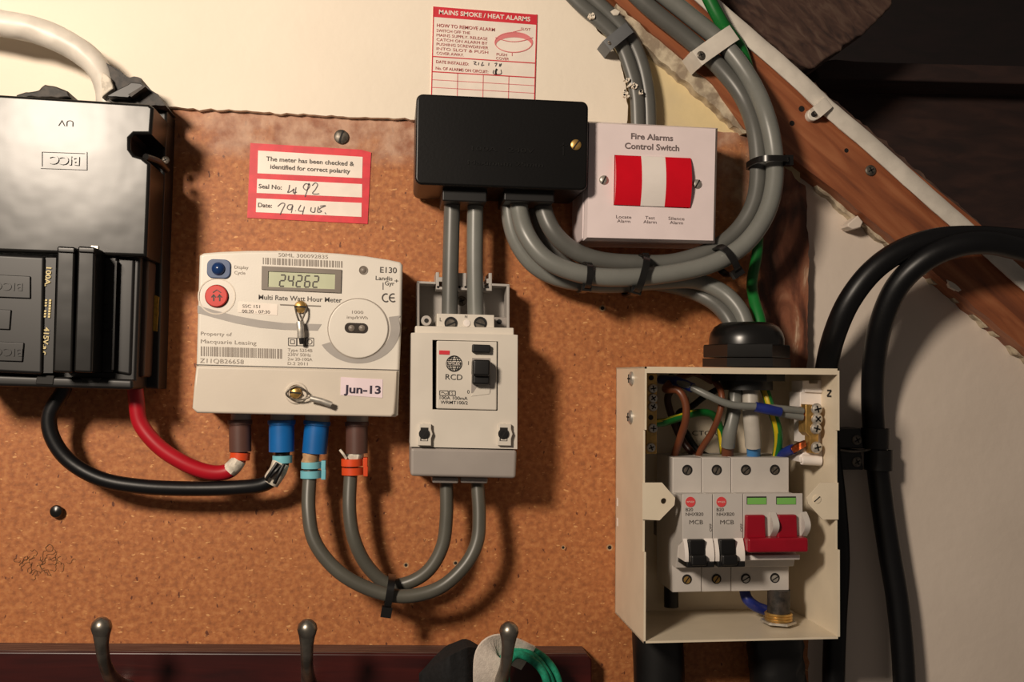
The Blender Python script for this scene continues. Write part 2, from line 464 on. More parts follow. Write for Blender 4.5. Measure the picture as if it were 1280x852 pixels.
# crumbling mortar between plaster and timber
m1 = ragged([(770, 5), (840, 64), (892, 106), (935, 166)], 5, 1.5, 1); m2 = ragged([(929, 166), (880, 122), (832, 80), (790, 42), (770, 5)], 5, 1.8, 6)
b = MB().m(mortar); b.poly(WF, m1+m2[:-1], -.006, .006)
b.build('trim_2', kind='structure')
m1 = ragged([(1013, 214), (1046, 240), (1118, 299), (1290, 443), (1500, 615)], 5, 2, 3); m2 = ragged([(1500, 632), (1290, 458), (1180, 362), (1108, 303), (1062, 272), (1013, 224)], 5, 2.5, 9)
b = MB().m(mortar); b.poly(WF, m1+m2, -.013, -.004)
b.build('trim_3', kind='structure')
# underside of the stairs behind the timber
b = MB().m(deep_shade_wood); b.poly(WF, [(700, -400), (1900, -400), (1900, 160), (700, 160)], -.32, -.30)
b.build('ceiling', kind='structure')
FST = Frame('staircase', 'dark wooden underside of the staircase in the upper right corner', 'staircase', 1060, 180, None, -.02, base=-.02)
b = MB().m(shaded_wood); b.poly(FST, [(960, 101), (1700, 108), (1700, 800), (960, 250)], -.17, -.14)
b.build('riser_board', FST)
b = MB().m(shaded_wood); b.poly(FST, ragged([(1016, 78), (1045, 74), (1120, 78), (1290, 82), (1700, 92)], 20, .6)+[(1700, 118), (1290, 105), (1024, 98)], -.139, -.10, .002)
b.build('ledge', FST)
b = MB().m(oldbeam); b.poly(FST, ragged([(880, -40), (902, -2), (985, 72), (1012, 86), (1030, 76), (1078, 44), (1112, 10), (1128, -40)], 6, 2.2, 4), -.17, -.022, .003)
b.build('rough_beam', FST, label='rough sawn grey brown beam end')
def rub(pts, w0, w1, name, label, cat, m_=oldbeam):
    b = MB().m(m_); b.poly(WF, pts, w0, w1); return b.build(name, label=label, cat=cat)
rub(ragged([(1018, 105), (1060, 140), (1120, 190), (1220, 275), (1235, 290), (1205, 270), (1100, 186), (1030, 128), (1000, 100)], 6, 1.8, 2), -.05, -.012, 'wood_strip', 'splintered dark strip of wood along the upper edge of the timber', 'wood strip')

# ------------------------------------------------------------------ screws
def screw(F, px, py, h, rpx, m_=steel, kind='cross', ang=30, name='screw', dome=.35, lab=None, parent=None):
    r = mpp(px, py, h)*rpx; u, v = F.p(px, py, h); B = h-F.base
    s = MB().m(m_)
    s.lathe((u, v, B), (0, 0, 1), [(r, 0), (r, r*.15), (r*.85, r*dome*.75), (r*.5, r*dome), (0, r*dome*1.05)], 20)
    s.m(hole_m); a = R(ang)
    for k in range(1 if kind == 'slot' else 2):
        t = a+k*math.pi/2; l = r*(.93 if kind == 'slot' else .6); q = r*.13
        c, n = math.cos(t), math.sin(t)
        s.prism([(u+c*l-n*q, v+n*l+c*q), (u-c*l-n*q, v-n*l+c*q), (u-c*l+n*q, v-n*l-c*q), (u+c*l+n*q, v+n*l-c*q)], B+r*.05, B+r*dome*1.1)
    return s.build(name, F, label=lab, parent=parent)
def hole(s, F, px, py, h, rpx, lift=.0002, n=20):  # flat dark disc, the hole's shade is in its colour, nothing is cut
    r = mpp(px, py, h)*rpx; u, v = F.p(px, py, h)
    s.m(hole_m).prism(circle(u, v, r, n), h-F.base-.0005, h-F.base+lift); return s
def tscrew(F, px, py, h, rpx, name='terminal_screw', m_=dsteel, ang=40, label=None, parent=None):
    """recessed terminal screw: raised collar, dark well, slotted head inside"""
    r = mpp(px, py, h)*rpx; u, v = F.p(px, py, h); B = h-F.base
    s = MB().m(hole_m); s.prism(circle(u, v, r, 20), B-.0004, B+.0003)
    s.m(m_).prism(circle(u-r*.02, v-r*.12, r*.72, 16), B, B+.0007)
    s.m(hole_m); c, n = math.cos(R(ang)), math.sin(R(ang)); l, q = r*.7, r*.12; v -= r*.12
    s.prism([(u+c*l-n*q, v+n*l+c*q), (u-c*l-n*q, v-n*l+c*q), (u-c*l+n*q, v-n*l-c*q), (u+c*l+n*q, v+n*l-c*q)], B, B+.0009)
    return s.build(name, F, label=label, parent=parent)
def cable(name, label, cat, pts, wpx, m_, group=None, flat=1, n=14, extra=None, wob=0):
    """pts: (px, py, height of the centre line); wpx: thickness in photo pixels"""
    P = [at(*p) for p in pts]; k = mpp(*pts[len(pts)//2])
    s = MB().m(m_); r = [x*k/2 for x in wpx] if isinstance(wpx, (list, tuple)) else wpx*k/2
    s.tube(P, r, n, flat=flat, wob=wob)
    if extra: extra(s, P, r)
    return s.build(name, label=label, cat=cat, group=group)

# ================================================================== CUTOUT (black service fuse box, fitted upside down)
F = Frame('service_cutout', 'large black service fuse box at the left edge, mounted upside down with embossed lettering', 'fuse box', 100, 300, ((0, 118), (190, 130)), .061)
H = .061
def fp(px, py, h=H): return F.p(px, py, h)
# cover with the notch in its right side
out = [(-60, 114), (186, 129.5), (192, 134), (189.5, 168), (168, 168), (163, 173), (163, 186), (168, 193), (178, 196), (188, 204), (183.5, 321), (-66, 312)]
b = MB().m(black_cut); b.prism([F.p(x, y, H) for x, y in out], .004, H, .0022)
b.build('cover', F)
# back base, wider than the cover, visible at right
b = MB().m(black_mat); b.poly(F, [(-60, 122), (209, 139), (203, 318), (198, 486), (-60, 478)], 0, .024, .002)
b.m(black_mat).poly(F, [(-60, 300), (176, 314), (170, 480), (-60, 474)], .02, .052, .002)
b.build('base', F)
b = MB().m(mat('black moulding with board reflection', (66, 42, 30), .5, var=.1)); b.poly(F, [(168, 322), (186, 324), (180, 472), (164, 470)], .018, .044, .002)  # light reflected off the board is put into the brown of this side
b.build('side_moulding', F, label='lower right side moulding, board reflection painted in brown')
b = MB().m(black_mat); b.poly(F, [(-66, 314), (56, 320), (53, 468), (-66, 462)], .045, .066, .002)
b.m(black_mat).poly(F, [(-66, 340), (38, 345), (38, 373), (-66, 369)], .064, .0672, .0006)
b.m(black_mat).poly(F, [(-66, 384), (14, 387), (12, 412), (-66, 409)], .064, .0672, .0006)
b.m(black_mat).poly(F, [(-66, 424), (30, 428), (28, 452), (-66, 449)], .064, .0672, .0006)
for yy in (358, 440): b.m(black_mat).text(F, 'BICC', 10, yy, .0674, 10, 36, rot=180, lift=.0001, depth=.0002) if True else b.m(grey_pl2).text(F, 'BICC', 6, yy, .0674, 6.5, 24, rot=180, lift=.0001) if False else b.m(black_cut).text(F, 'BICC', 10, yy, .0674, 10, 36, rot=180, lift=.0001, depth=.0004)
b.build('fuse_carrier', F)
for i, (x0, x1) in enumerate(((69, 93), (95, 118))):
    b = MB().m(black_cut); b.poly(F, [(x0+2, 307), (x1+1, 308.5), (x1-3, 466), (x0-3, 465)], .045, .078, .0014)
    b.m(black_cut).poly(F, [(x0+3, 308.5), (x1, 309.5), (x1, 316), (x0+3, 315)], .07, .0793, .0006)
    b.build('carrier_rib', F)
b = MB().m(black_mat); b.poly(F, [(57, 322), (70, 322), (66, 466), (53, 466)], .04, .064)
b.build('label_strip', F)
b = MB().m(gold_ink)
b.text(F, '100A.', 60.5, 346, .0642, 6.2, 25, rot=-92, off=.02, lift=.0006)
b.text(F, '415V.a.c.', 57.5, 427, .0642, 6.2, 38, rot=-92, off=.02, lift=.0006)
for k in range(7):
    b.poly(F, [(61.5-k*.25, 374+k*3.4), (64.2-k*.25, 374+k*3.4), (64-k*.25, 376.5+k*3.4), (61.3-k*.25, 376.5+k*3.4)], .0642, .0648)
    if k != 3: b.poly(F, [(56.5-k*.25, 374+k*3.4), (59-k*.25, 374+k*3.4), (59-k*.25, 376+k*3.4), (56.3-k*.25, 376+k*3.4)], .0642, .0648)
b.build('lettering', F, label='cream printed rating running downwards')
b = MB().m(black_mat); b.poly(F, [(119, 320), (146, 321), (141, 466), (114, 465)], .045, .056, .001)
b.m(black_cut).poly(F, [(143.5, 326), (146, 326), (142, 462), (139.5, 462)], .05, .0585)
b.m(black_cut).poly(F, [(116, 409), (143, 411), (143, 413), (116, 411)], .05, .0575)
for k in range(9):
    y = 330+k*7+(14 if k > 4 else 0); b.m(black_cut).poly(F, [(128, y), (135, y+.5), (134, y+3), (128, y+2.5)], .05, .0568, .0003)
b.build('cast_panel', F)
b = MB().m(black_mat); b.poly(F, [(146, 321), (169, 323), (164, 470), (141, 466)], .045, .0535, .002)
b.m(black_mat).poly(F, [(-60, 466), (166, 474), (166, 487), (-60, 481)], .02, .060, .002)
b.m(hole_m).poly(F, [(46, 468), (68, 469), (66, 481), (44, 480)], .03, .0606, .0006)
b.m(hole_m).poly(F, [(100, 471), (126, 472), (124, 478), (104, 478)], .03, .0606, .0006)
b.build('lower_rail', F)
b = MB().m(yellow_t); b.poly(F, ragged([(193, 369), (198, 371), (197.5, 392), (196, 414), (190.5, 413), (191, 390), (193, 369)], 5, .6), .02, .0255)
b.build('yellow_tag', F, label='small frayed yellow tag')
b = MB().m(black_cut)
o_ = [F.p(*q, H) for q in ((51, 188), (109, 190), (109, 212.5), (51, 210.5))]
i_ = [F.p(*q, H) for q in ((53, 190), (107, 192), (107, 210.5), (53, 208.5))]
b.prism(o_, H-.001, H+.0009, holes=[i_])
b.text(F, 'BICC', 81, 200.5, H, 10.5, 37, rot=180, off=.03, depth=.0010, lift=0)
b.build('embossed_plate', F)
b = MB().m(hole_m); b.text(F, 'UV', 82.5, 154, H, 8, 19, rot=180, off=-.005, lift=.0002)
b.build('cast_lettering', F)
b = MB().m(steel); b.quadbox(F, 113, 306, 123, 314, .05, .062, .0006); b.build('clip', F, label='small bright metal clip')
screw(F, 207, 200, .03, 5, dsteel, 'cross')
b = MB().m(black_cut); b.tube([F.P(182, 196, .058), F.P(198, 202, .045), F.P(208, 212, .03)], .0022, 10); b.build('lug', F)

# fat white painted cable to the cutout and its torn dark sleeve
cable('service_cable', 'fat white painted service cable arching in at the top left corner', 'cable',
      [(-160, 10, .035), (-60, 18, .035), (0, 29, .035), (45, 38, .035), (90, 58, .034), (120, 82, .033), (133, 112, .03), (134, 150, .028)], [34, 34, 34, 34, 34, 33, 30, 29, 28], white_cab, wob=.05, n=20)
F2 = Frame('torn_cable_sleeve', 'torn tarry sleeve where the white cable meets the black fuse box', 'cable sleeve', 155, 118, None, .02)
b = MB().m(dark_tar); b.poly(F2, ragged([(129, 76), (148, 88), (158, 95), (177, 98), (176, 104), (186, 110), (200, 122), (207, 132), (152, 132), (134, 126), (142, 108), (138, 96), (129, 84), (129, 76)], 4, 1.2), .004, .036, .003)
b.build('sleeve', F2)
b = MB().m(black_mat); b.poly(F2, ragged([(134, 119), (164, 102), (180, 106), (160, 122), (134, 121)], 5, .8), .03, .044, .001)
b.m(dark_tar).poly(F2, [(160, 118), (180, 106), (182, 108), (164, 121)], .03, .0445)
b.build('metal_fold', F2)
b = MB().m(tape_w); b.poly(F2, ragged([(128, 90), (138, 98), (141, 110), (127, 122), (126, 100)], 4, .8), .02, .0415, .002); b.build('frayed_paper', F2)
b = MB().m(dark_tar); b.poly(WF, ragged([(20, 118), (48, 112), (56, 105), (70, 107), (84, 114), (88, 122), (20, 122)], 4, 1), .006, .03, .004)
b.build('sealing_compound', label='lump of dark grey sealing compound on top of the black fuse box', cat='sealant')

# ================================================================== METER
HM = .050
F = Frame('electricity_meter', 'white electricity meter with LCD reading 24262, left of the RCD', 'meter', 372, 420, ((245, 455.5), (497, 463)), HM)
body = [(249, 319), (254, 316), (275, 314.2), (309, 312.8), (350, 312.8), (389, 314.2), (425, 316.4), (456, 319.5), (485, 324), (500, 327), (503.5, 331), (502, 400), (499.5, 460), (497.5, 519), (494, 521), (242, 513), (245, 455), (247, 380)]
b = MB().m(white_pl); b.prism([F.p(x, y, HM) for x, y in body], 0, HM, .0022); b.build('body', F)
b = MB().m(white_pl2)
cov = [(245, 457), (496.5, 463.5), (495, 500), (493.5, 517), (489, 521), (246, 516), (240, 510), (242, 484)]
b.prism([F.p(x, y, HM+.003) for x, y in cov], .01, HM+.003, .0016)
b.m(ink).line(F, [(245, 455.7), (499, 462.4)], HM, 1.2)
b.build('terminal_cover', F)
b = MB().m(ink_band)
def band(s, pts_t, pts_b, h=HM):
    n = len(pts_t); L_ = [s._v(*F.p(x, y, h), h+.0002) for x, y in pts_t]; Q_ = [s._v(*F.p(x, y, h), h+.0002) for x, y in pts_b]
    for i in range(n-1): s._f((L_[i], Q_[i], Q_[i+1], L_[i+1]))
band(b, [(247, 381.5), (270, 388), (295, 394.5), (325, 400), (355, 403.5), (402, 405)], [(247, 391), (270, 397.5), (295, 404), (325, 409.5), (355, 412), (397, 413)])
cu, cv = 448, 410
ring_o = [(cu+ (52*math.cos(R(t))), cv+44*math.sin(R(t))) for t in range(-22, 156, 6)]
ring_i = [(cu+ (40*math.cos(R(t))), cv+37*math.sin(R(t))) for t in range(-22, 156, 6)]
ring_o[0] = (501, 394); ring_i[0] = (486, 396)
band(b, ring_o, ring_i)
b.build('grey_band', F, label='grey printed curve')
dk = F.p(448, 410.5, HM); r = mpp(448, 410, HM)
b = MB().m(white_pl); b.prism(circle(*dk, 37.5*r, 48), HM-.001, HM+.0012, .0008)
b.m(ink_grey); 
u_, v_ = dk
b.build('dial_cover', F)
b = MB().m(ink_grey); b.prism(circle(*dk, 38.6*r, 48), HM-.001, HM+.0003, holes=[circle(*dk, 37.5*r, 48)]); b.build('dial_groove', F)
b = MB().m(mat('dark optical window', (66, 60, 56), .2, var=.1)); a = F.p(431, 403, HM+.0012); c = F.p(459.5, 416.5, HM+.0012)
b.prism(rounded(a[0], c[0], c[1], a[1], .003), HM, HM+.0017)
for x in (439.5, 452.5): b.m(bezel).lathe((*F.p(x, 410, HM+.0012), HM+.0014), (0, 0, 1), [(4.2*r, 0), (4*r, .0006), (2*r, .0011), (0, .0013)], 14)
b.build('optical_port', F)
# display
b = MB().m(bezel); o_ = [F.p(*q, HM) for q in ((327.5, 332.5), (427, 337), (426, 366), (327, 361.5))]; i_ = [F.p(*q, HM) for q in ((335.5, 339), (419, 342.3), (418.5, 361.5), (335, 358.5))]
b.prism(o_, HM-.001, HM+.0012, holes=[i_]); b.build('display_bezel', F)
b = MB().m(lcd); b.prism([F.p(*q, HM) for q in ((335, 338.5), (419.5, 342), (419, 362), (334.5, 359))], HM-.001, HM+.0004); b.build('display', F)
b = MB().m(ink)
SEG = {'2': 'abged', '4': 'fgbc', '6': 'afgedc'}
SG = {'a': ((0, 0), (1, 0)), 'b': ((1, 0), (1, .5)), 'c': ((1, .5), (1, 1)), 'd': ((0, 1), (1, 1)), 'e': ((0, .5), (0, 1)), 'f': ((0, 0), (0, .5)), 'g': ((0, .5), (1, .5))}
for k, ch in enumerate('24262'):
    x0, y0 = 349.2+k*10.4, 343.5+k*.35
    for sg in SEG[ch]:
        (xa, ya), (xb, yb) = SG[sg]
        f = lambda X, Y: (x0+X*6.2+(1-Y)*1.4, y0+Y*14)
        b.line(F, [f(xa+(xb-xa)*.08, ya+(yb-ya)*.08), f(xa+(xb-xa)*.92, ya+(yb-ya)*.92)], HM+.0005, 1.7, .0001)
b.build('display_digits', F)
# buttons
b = MB().m(slate); a = F.p(259.5, 323.5, HM); c = F.p(288, 348.5, HM); b.prism(rounded(a[0], c[0], c[1], a[1], .0038), HM-.001, HM+.0014, .0006)
b.m(blue_btn).lathe((*F.p(273.5, 336, HM), HM+.001), (0, 0, 1), [(8.3*r, 0), (8*r, .0012), (6*r, .0024), (3*r, .0031), (0, .0033)], 24); b.build('display_button', F, label='blue button')
b = MB().m(red_btn); q = F.p(271, 370, HM); b.lathe((*q, HM-.0005), (0, 0, 1), [(13.6*r, 0), (13.6*r, .0022), (12.6*r, .0028), (0, .0028)], 32)
b.m(ink_blk).prism(circle(*q, 14.4*r, 32), HM-.001, HM+.0002)
b.m(ink)
for dx in (-4, 3.5):
    b.line(F, [(271+dx, 376), (271+dx, 368.5)], HM+.0024, 1.6, .0002); b.line(F, [(268.2+dx, 371.5), (271+dx, 368), (273.8+dx, 371.5)], HM+.0024, 1.4, .0002)
b.line(F, [(266, 365.5), (271, 362), (276, 365.5)], HM+.0024, 1.2, .0002)
b.build('reset_button', F, label='round red button with arrows')
b = MB().m(white_pl2); b.prism(circle(*q, 23*r, 40), HM-.001, HM+.0003, holes=[circle(*q, 21.4*r, 40)]); b.build('button_ring', F)
b = MB().m(bezel); b.lathe((*F.p(454.3, 337.6, HM), HM-.0005), (0, 0, 1), [(5.8*r, 0), (5.6*r, .0009), (4*r, .0005), (2.8*r, .0010), (0, .0014)], 20); b.build('indicator_lamp', F)
# print
b = MB().m(ink_grey)
b.text(F, 'Display', 293, 333.5, HM, 4, 17.5, 'l', off=0); b.text(F, 'Cycle', 293, 340.5, HM, 4, 13.5, 'l')
b.text(F, 'S0ML 300092835', 379, 319.6, HM, 4.6, 62)
b.text(F, 'Property of', 251, 416.5, HM, 4.6, 39, 'l'); b.text(F, 'Macquarie Leasing', 251, 426.2, HM, 5, 70, 'l')
b.text(F, 'Z11QB26658', 250, 450.4, HM, 5.6, 55, 'l')
for i, (t, wd) in enumerate((('Type 5254B', 31), ('230V 50Hz', 29), ('2w 20-100A', 31), ('D.2 2011', 25))): b.text(F, t, 359.5, 437+i*5.6, HM, 3.9, wd, 'l')
b.text(F, '1000', 447, 390, HM+.0012, 3.8, 14); b.text(F, 'imp/kWh', 446.5, 396.5, HM+.0012, 3.8, 26)
b.build('lettering', F, label='grey printed text')
b = MB().m(ink)
b.text(F, 'Multi Rate Watt Hour Meter', 375.5, 373, HM, 6, 104, off=.008)
b.build('title_lettering', F); b = MB().m(ink)
b.text(F, 'E130', 485.5, 337.4, HM, 7, 21, off=.012)
b.text(F, 'Landis', 480, 347.6, HM, 5, 21, off=.01); b.text(F, 'Gyr', 487, 354, HM, 5, 12, off=.01); b.text(F, '+', 495.5, 351, HM, 5, 5, off=.01)
b.line(F, [(478.7, 353), (478.7, 362)], HM, .9)
for cx, inner in ((482.5, 0), (491.3, 1)):
    pts = [(cx+4.6*math.cos(R(t)), 372+4.9*math.sin(R(t))) for t in range(55, 306, 14)]
    b.line(F, pts, HM, 1.6)
    if inner: b.line(F, [(cx-4.2, 372), (cx+1.8, 372)], HM, 1.5)
b.build('lettering', F, label='dark printed model number and marks')
def barcode(s, F, x0, x1, y0, y1, h, dy=0, seed=1):
    rnd = random.Random(seed); x = x0
    while x < x1:
        wd = rnd.choice((1, 1, 1.6, 2.4)); s_ = dy*(x-x0)/(x1-x0)
        s.line(F, [(x+wd/2, y0+s_), (x+wd/2, y1+s_)], h, wd, .0003); x += wd+rnd.choice((.9, 1.2, 1.8))
b = MB().m(ink_grey); barcode(b, F, 328.5, 429, 321.8, 330, HM, 4.5, 3); b.build('barcode', F); b = MB().m(ink_grey); barcode(b, F, 251, 353, 432.6, 444.6, HM, 3.4, 5)
b.build('barcode', F)
b = MB().m(ink)
for x0 in (360.5, 371.2, 382):
    pts = [(x0, 422), (x0+10, 422.3), (x0+10, 432), (x0, 431.7), (x0, 422)]
    for p_, q_ in zip(pts, pts[1:]): b.line(F, [p_, q_], HM, .8)
pts = [(363, 424.3), (368, 424.5), (368, 429.5), (363, 429.3), (363, 424.3)]
for p_, q_ in zip(pts, pts[1:]): b.line(F, [p_, q_], HM, .8)
b.line(F, [(387+3*math.cos(R(t)), 427+3*math.sin(R(t))) for t in range(0, 361, 30)], HM, .8)
b.build('approval_marks', F)
b = MB().m(paper); b.poly(F, [(298, 377), (347, 380.5), (346.5, 394), (297.5, 390)], HM-.0005, HM+.0003)
b.m(ink).text(F, 'SSC 151', 303, 382.2, HM+.0003, 3.8, 22, 'l'); b.text(F, '00:30 - 07:30', 302.5, 388.6, HM+.0003, 4, 35, 'l'); b.build('rate_sticker', F, label='small white sticker with switching times')
b = MB().m(mat('white date sticker', (236, 216, 222), .5, var=.03)); b.poly(F, [(426, 471), (478.5, 474), (478, 497), (425.5, 493.5)], HM+.0025, HM+.0033)
b.m(ink_purple).text(F, 'Jun-13', 453, 486.5, HM+.0033, 9.5, 46, off=.03, lift=.0002); b.build('date_sticker', F, label='pale sticker printed Jun-13')
# seals
b = MB().m(bezel); b.line(F, [(350, 380.6), (368, 381.5)], HM, 1.5); b.line(F, [(384, 381.8), (401, 382.5)], HM, 1.5); b.build('screw_wings', F)
screw(F, 375.8, 383.5, HM+.0008, 8, brass, 'slot', 0, 'brass_screw', .7)
b = MB().m(dsteel)
b.tube([F.P(369, 384, HM+.003), F.P(371, 393, HM+.005), F.P(375, 404, HM+.005)], .0006, 8); b.tube([F.P(383, 384, HM+.003), F.P(380, 394, HM+.005), F.P(375, 404, HM+.005)], .0006, 8)
b.m(steel).tube([F.P(374.5, 402, HM+.005), F.P(375.5, 411, HM+.0055), F.P(376, 422, HM+.005)], .0022, 12, flat=.7)
b.m(hole_m).tube([F.P(376.5, 421, HM+.005), F.P(377.5, 429.5, HM+.004)], .0016, 8); b.build('seal_wire', F, label='crimped steel seal')
b = MB().m(white_pl2); b.lathe((*F.p(370.5, 491, HM+.003), HM+.002), (0, 0, 1), [(14*r, 0), (14*r, .0014), (12.6*r, .0022), (10.5*r, .0022), (10*r, .0012), (0, .0012)], 30); b.build('screw_collar', F)
screw(F, 369.5, 490.5, HM+.0042, 7.6, brass, 'slot', -4, 'brass_screw', .7)
b = MB().m(dsteel)
pts = [F.P(370+x, 491+y, HM+.0075) for x, y in ((16, 2), (9, -5), (0, -8), (-9, -4), (-12, 2), (-3, 8), (8, 8), (17, 5), (20, 6))]
b.tube(pts, .0006, 8); b.m(steel).tube([F.P(388, 497.5, HM+.0075), F.P(402, 501, HM+.008), F.P(414.5, 505.5, HM+.008)], .0019, 12, flat=.8); b.build('seal_wire', F, label='second crimped steel seal, pointing right')
# sockets of the terminals underneath
for (x0, x1) in ((289, 314), (338, 368), (381, 413), (433, 461)):
    b = MB().m(grey_pl2); q = F.P((x0+x1)/2, 519, .028); b.lathe(q+Vector((0, .004, 0)), (0, -1, 0), [((x1-x0)/2*r, 0), ((x1-x0)/2*r, .008)], 24); b.build('terminal_socket', F)

# ---- the four cables that enter the meter
def sleeved(name, label, pts, wpx, m_, sleeves, cat='cable', group=None):
    """sleeves: (part name, px,py -> px,py, width px, material, bead)"""
    root = bpy.data.objects.new(name, None); COL.objects.link(root); p0 = at(*pts[0])
    root.location = (p0.x, -p0.z, p0.y); tagit(root, label, cat, group)
    def fin(s, nm, lb=None):
        bmesh.ops.translate(s.bm, verts=s.bm.verts, vec=-Vector(root.location)); return s.build(nm, None, lb, parent=root)
    k = mpp(*pts[len(pts)//2]); s = MB().m(m_); s.tube([at(*p) for p in pts], wpx*k/2, 16); fin(s, 'sheath')
    for nm, a, c, wd, mm, h, st in sleeves:
        s = MB().m(mm); A, C = at(*a, h), at(*c, h); rr = wd*mpp(*a, h)/2
        ax = (C-A); L_ = ax.length
        if st == 'cap': s.lathe(A, ax, [(rr*.9, -.0005), (rr*1.1, 0), (rr*1.1, .0025), (rr, .003), (rr, L_), (rr*.86, L_)], 24)
        elif st == 'band':
            s.lathe(A, ax, [(rr*.8, 0), (rr, 0), (rr, L_), (rr*.8, L_)], 24)
        elif st == 'tab':
            s.lathe(A, ax, [(rr*.8, 0), (rr, 0), (rr, L_), (rr*.8, L_)], 24)
            d = Vector((rr*1.2, 0, 0)); q = A+Vector((rr*1.25, 0, 0)); s.box(q.x-.0015, q.x+.0015, C.y-.001, A.y+.001, h-.004, h+.002, .0005)
        elif st == 'wrap':
            s.tube([A, (A+C)/2+Vector((.0006, 0, .0003)), C], rr, 14, wob=.12)
        fin(s, nm)
    return root, fin
sleeved('meter_tail', 'red meter tail cable from the black fuse box to the meter', [(168, 470, .03), (170.5, 500, .03), (176, 530, .03), (200, 559, .031), (233, 580, .031), (262, 590, .03), (284, 589, .029), (296, 578, .028), (300, 560, .028), (301, 525, .028)], 20, red_rub,
        [('brown_sleeve', (300, 525), (300.5, 564), 28, brown_slv, .028, 'cap'), ('marker_band', (300.5, 565), (299.5, 574), 25, orange_b, .028, 'band'), ('tape', (298, 574), (287, 588), 20, tape_w, .0292, 'wrap')])
_, fin = sleeved('meter_tail', 'black meter tail cable sweeping from the fuse box under the red one to the meter', [(84, 466, .03), (79, 488, .03), (62, 518, .03), (66, 548, .03), (88, 577, .03), (128, 599, .031), (180, 608, .031), (240, 610.5, .03), (300, 609, .03), (332, 604, .029), (349, 588, .028), (353, 565, .028), (353, 525, .028)], 19.5, black_rub,
        [('blue_sleeve', (352, 525), (352, 564), 32, blue_slv, .028, 'cap'), ('marker_band', (353, 569), (353, 578), 25, cyan_b, .028, 'band'), ('tape', (352, 578), (338, 603), 22, tape_w, .0292, 'wrap')])
s = MB().m(black_rub)
for (a, c_) in (((347, 578), (332, 600)), ((355, 580), (343, 604)), ((351, 582), (338, 596))):
    s.tube([at(*a, .0375), at((a[0]+c_[0])/2, (a[1]+c_[1])/2, .0385), at(*c_, .0375)], .0012, 8)
fin(s, 'tape_stripe', 'black stripes between the white tape')
_, fin = sleeved('meter_tail', 'outer grey cable looping from the blue meter sleeve down and up to the RCD', [(396, 525, .028), (392, 560, .028), (387, 598, .03), (386, 640, .036), (394, 678, .04), (422, 713, .043), (462, 736, .044), (505, 745, .044), (548, 735, .043), (580, 708, .042), (596, 678, .04), (599, 645, .037), (597, 605, .033), (597, 585, .031)], 17.5, brown_grey,
        [('blue_sleeve', (396.5, 526), (393, 566), 31, blue_slv, .028, 'cap'), ('tape', (388, 566), (386, 580), 20, tape_t, .029, 'wrap'), ('marker_band', (389, 577), (389, 585), 25, cyan_b, .0295, 'tab'), ('marker_band', (388.5, 588), (388.5, 597), 26, cyan_b, .0295, 'tab')])
_, fin = sleeved('meter_tail', 'inner grey cable looping from the brown meter sleeve down and up to the RCD', [(446, 525, .028), (442, 560, .028), (438, 598, .03), (437, 640, .034), (443, 675, .036), (459, 707, .0345), (484, 729, .033), (510, 728, .034), (536, 712, .036), (553, 682, .036), (558, 645, .035), (558, 605, .033), (558, 585, .031)], 17, brown_grey,
        [('brown_sleeve', (446, 527), (446, 566), 27.5, brown_slv, .028, 'cap'), ('marker_band', (440, 573), (440, 582), 27, orange_b, .029, 'tab'), ('marker_band', (440.5, 584), (440.5, 593), 27, orange_b, .029, 'tab'), ('tape', (444, 565), (442, 574), 20, tape_w, .029, 'wrap')])
s = MB().m(tape_w); s.tube([at(425, 562, .033), at(429, 567, .034), at(433, 573, .033)], .0009, 8); fin(s, 'tape_strand')

# ================================================================== cable ties
def tie(label, px, py, h, ang, a_px, b_m, head=(0, 1), wpx=9, tail=True, headpx=(9, 8)):
    """strap around a bundle; ang = direction of the bundle in the photo (deg, 0 = to the right, + = down)"""
    c = at(px, py, h); k = mpp(px, py, h); t = Vector((math.cos(R(ang)), -math.sin(R(ang)), 0)); n = Vector((-t.y, t.x, 0)); wv = Vector((0, 0, 1))
    a = a_px*k/2; s = MB().m(black_pl); N_ = 40; hw = wpx*k/2; rings = []
    for i in range(N_):
        th = 2*math.pi*i/N_; cs, sn = math.cos(th), math.sin(th); e = .7
        x = math.copysign(abs(cs)**e, cs); y = math.copysign(abs(sn)**e, sn)
        ring = []
        for (dt, dr) in ((-hw, 0), (hw, 0), (hw, .0013), (-hw, .0013)):
            ring.append(s._v(*(c+n*x*(a+dr)+wv*y*(b_m+dr)+t*dt)))
        rings.append(ring)
    for i in range(N_):
        A, B = rings[i], rings[(i+1) % N_]
        for j in range(4): s._f((A[j], A[(j+1) % 4], B[(j+1) % 4], B[j]))
    hx, hy = headpx; q = c+n*(a*head[1])+wv*b_m*.55
    hx, hy = hx*k/2, hy*k/2
    def bx(q, ex, ey, ez):
        vs = [s._v(*(q+t*dx*ex+n*dy*ey+wv*dz*ez)) for dx in (-1, 1) for dy in (-1, 1) for dz in (-1, 1)]
        for f in ((0, 1, 3, 2), (4, 6, 7, 5), (0, 4, 5, 1), (2, 3, 7, 6), (0, 2, 6, 4), (1, 5, 7, 3)): s._f([vs[i] for i in f])
    bx(q, hx, hy, .0028)
    return s.build('cable_tie', label=label, cat='cable tie', group='black cable ties')
tie('black cable tie binding the two grey loops below the meter', 487, 738, .038, 8, 34, .013, head=(0, -1.35), wpx=9, headpx=(13, 13))

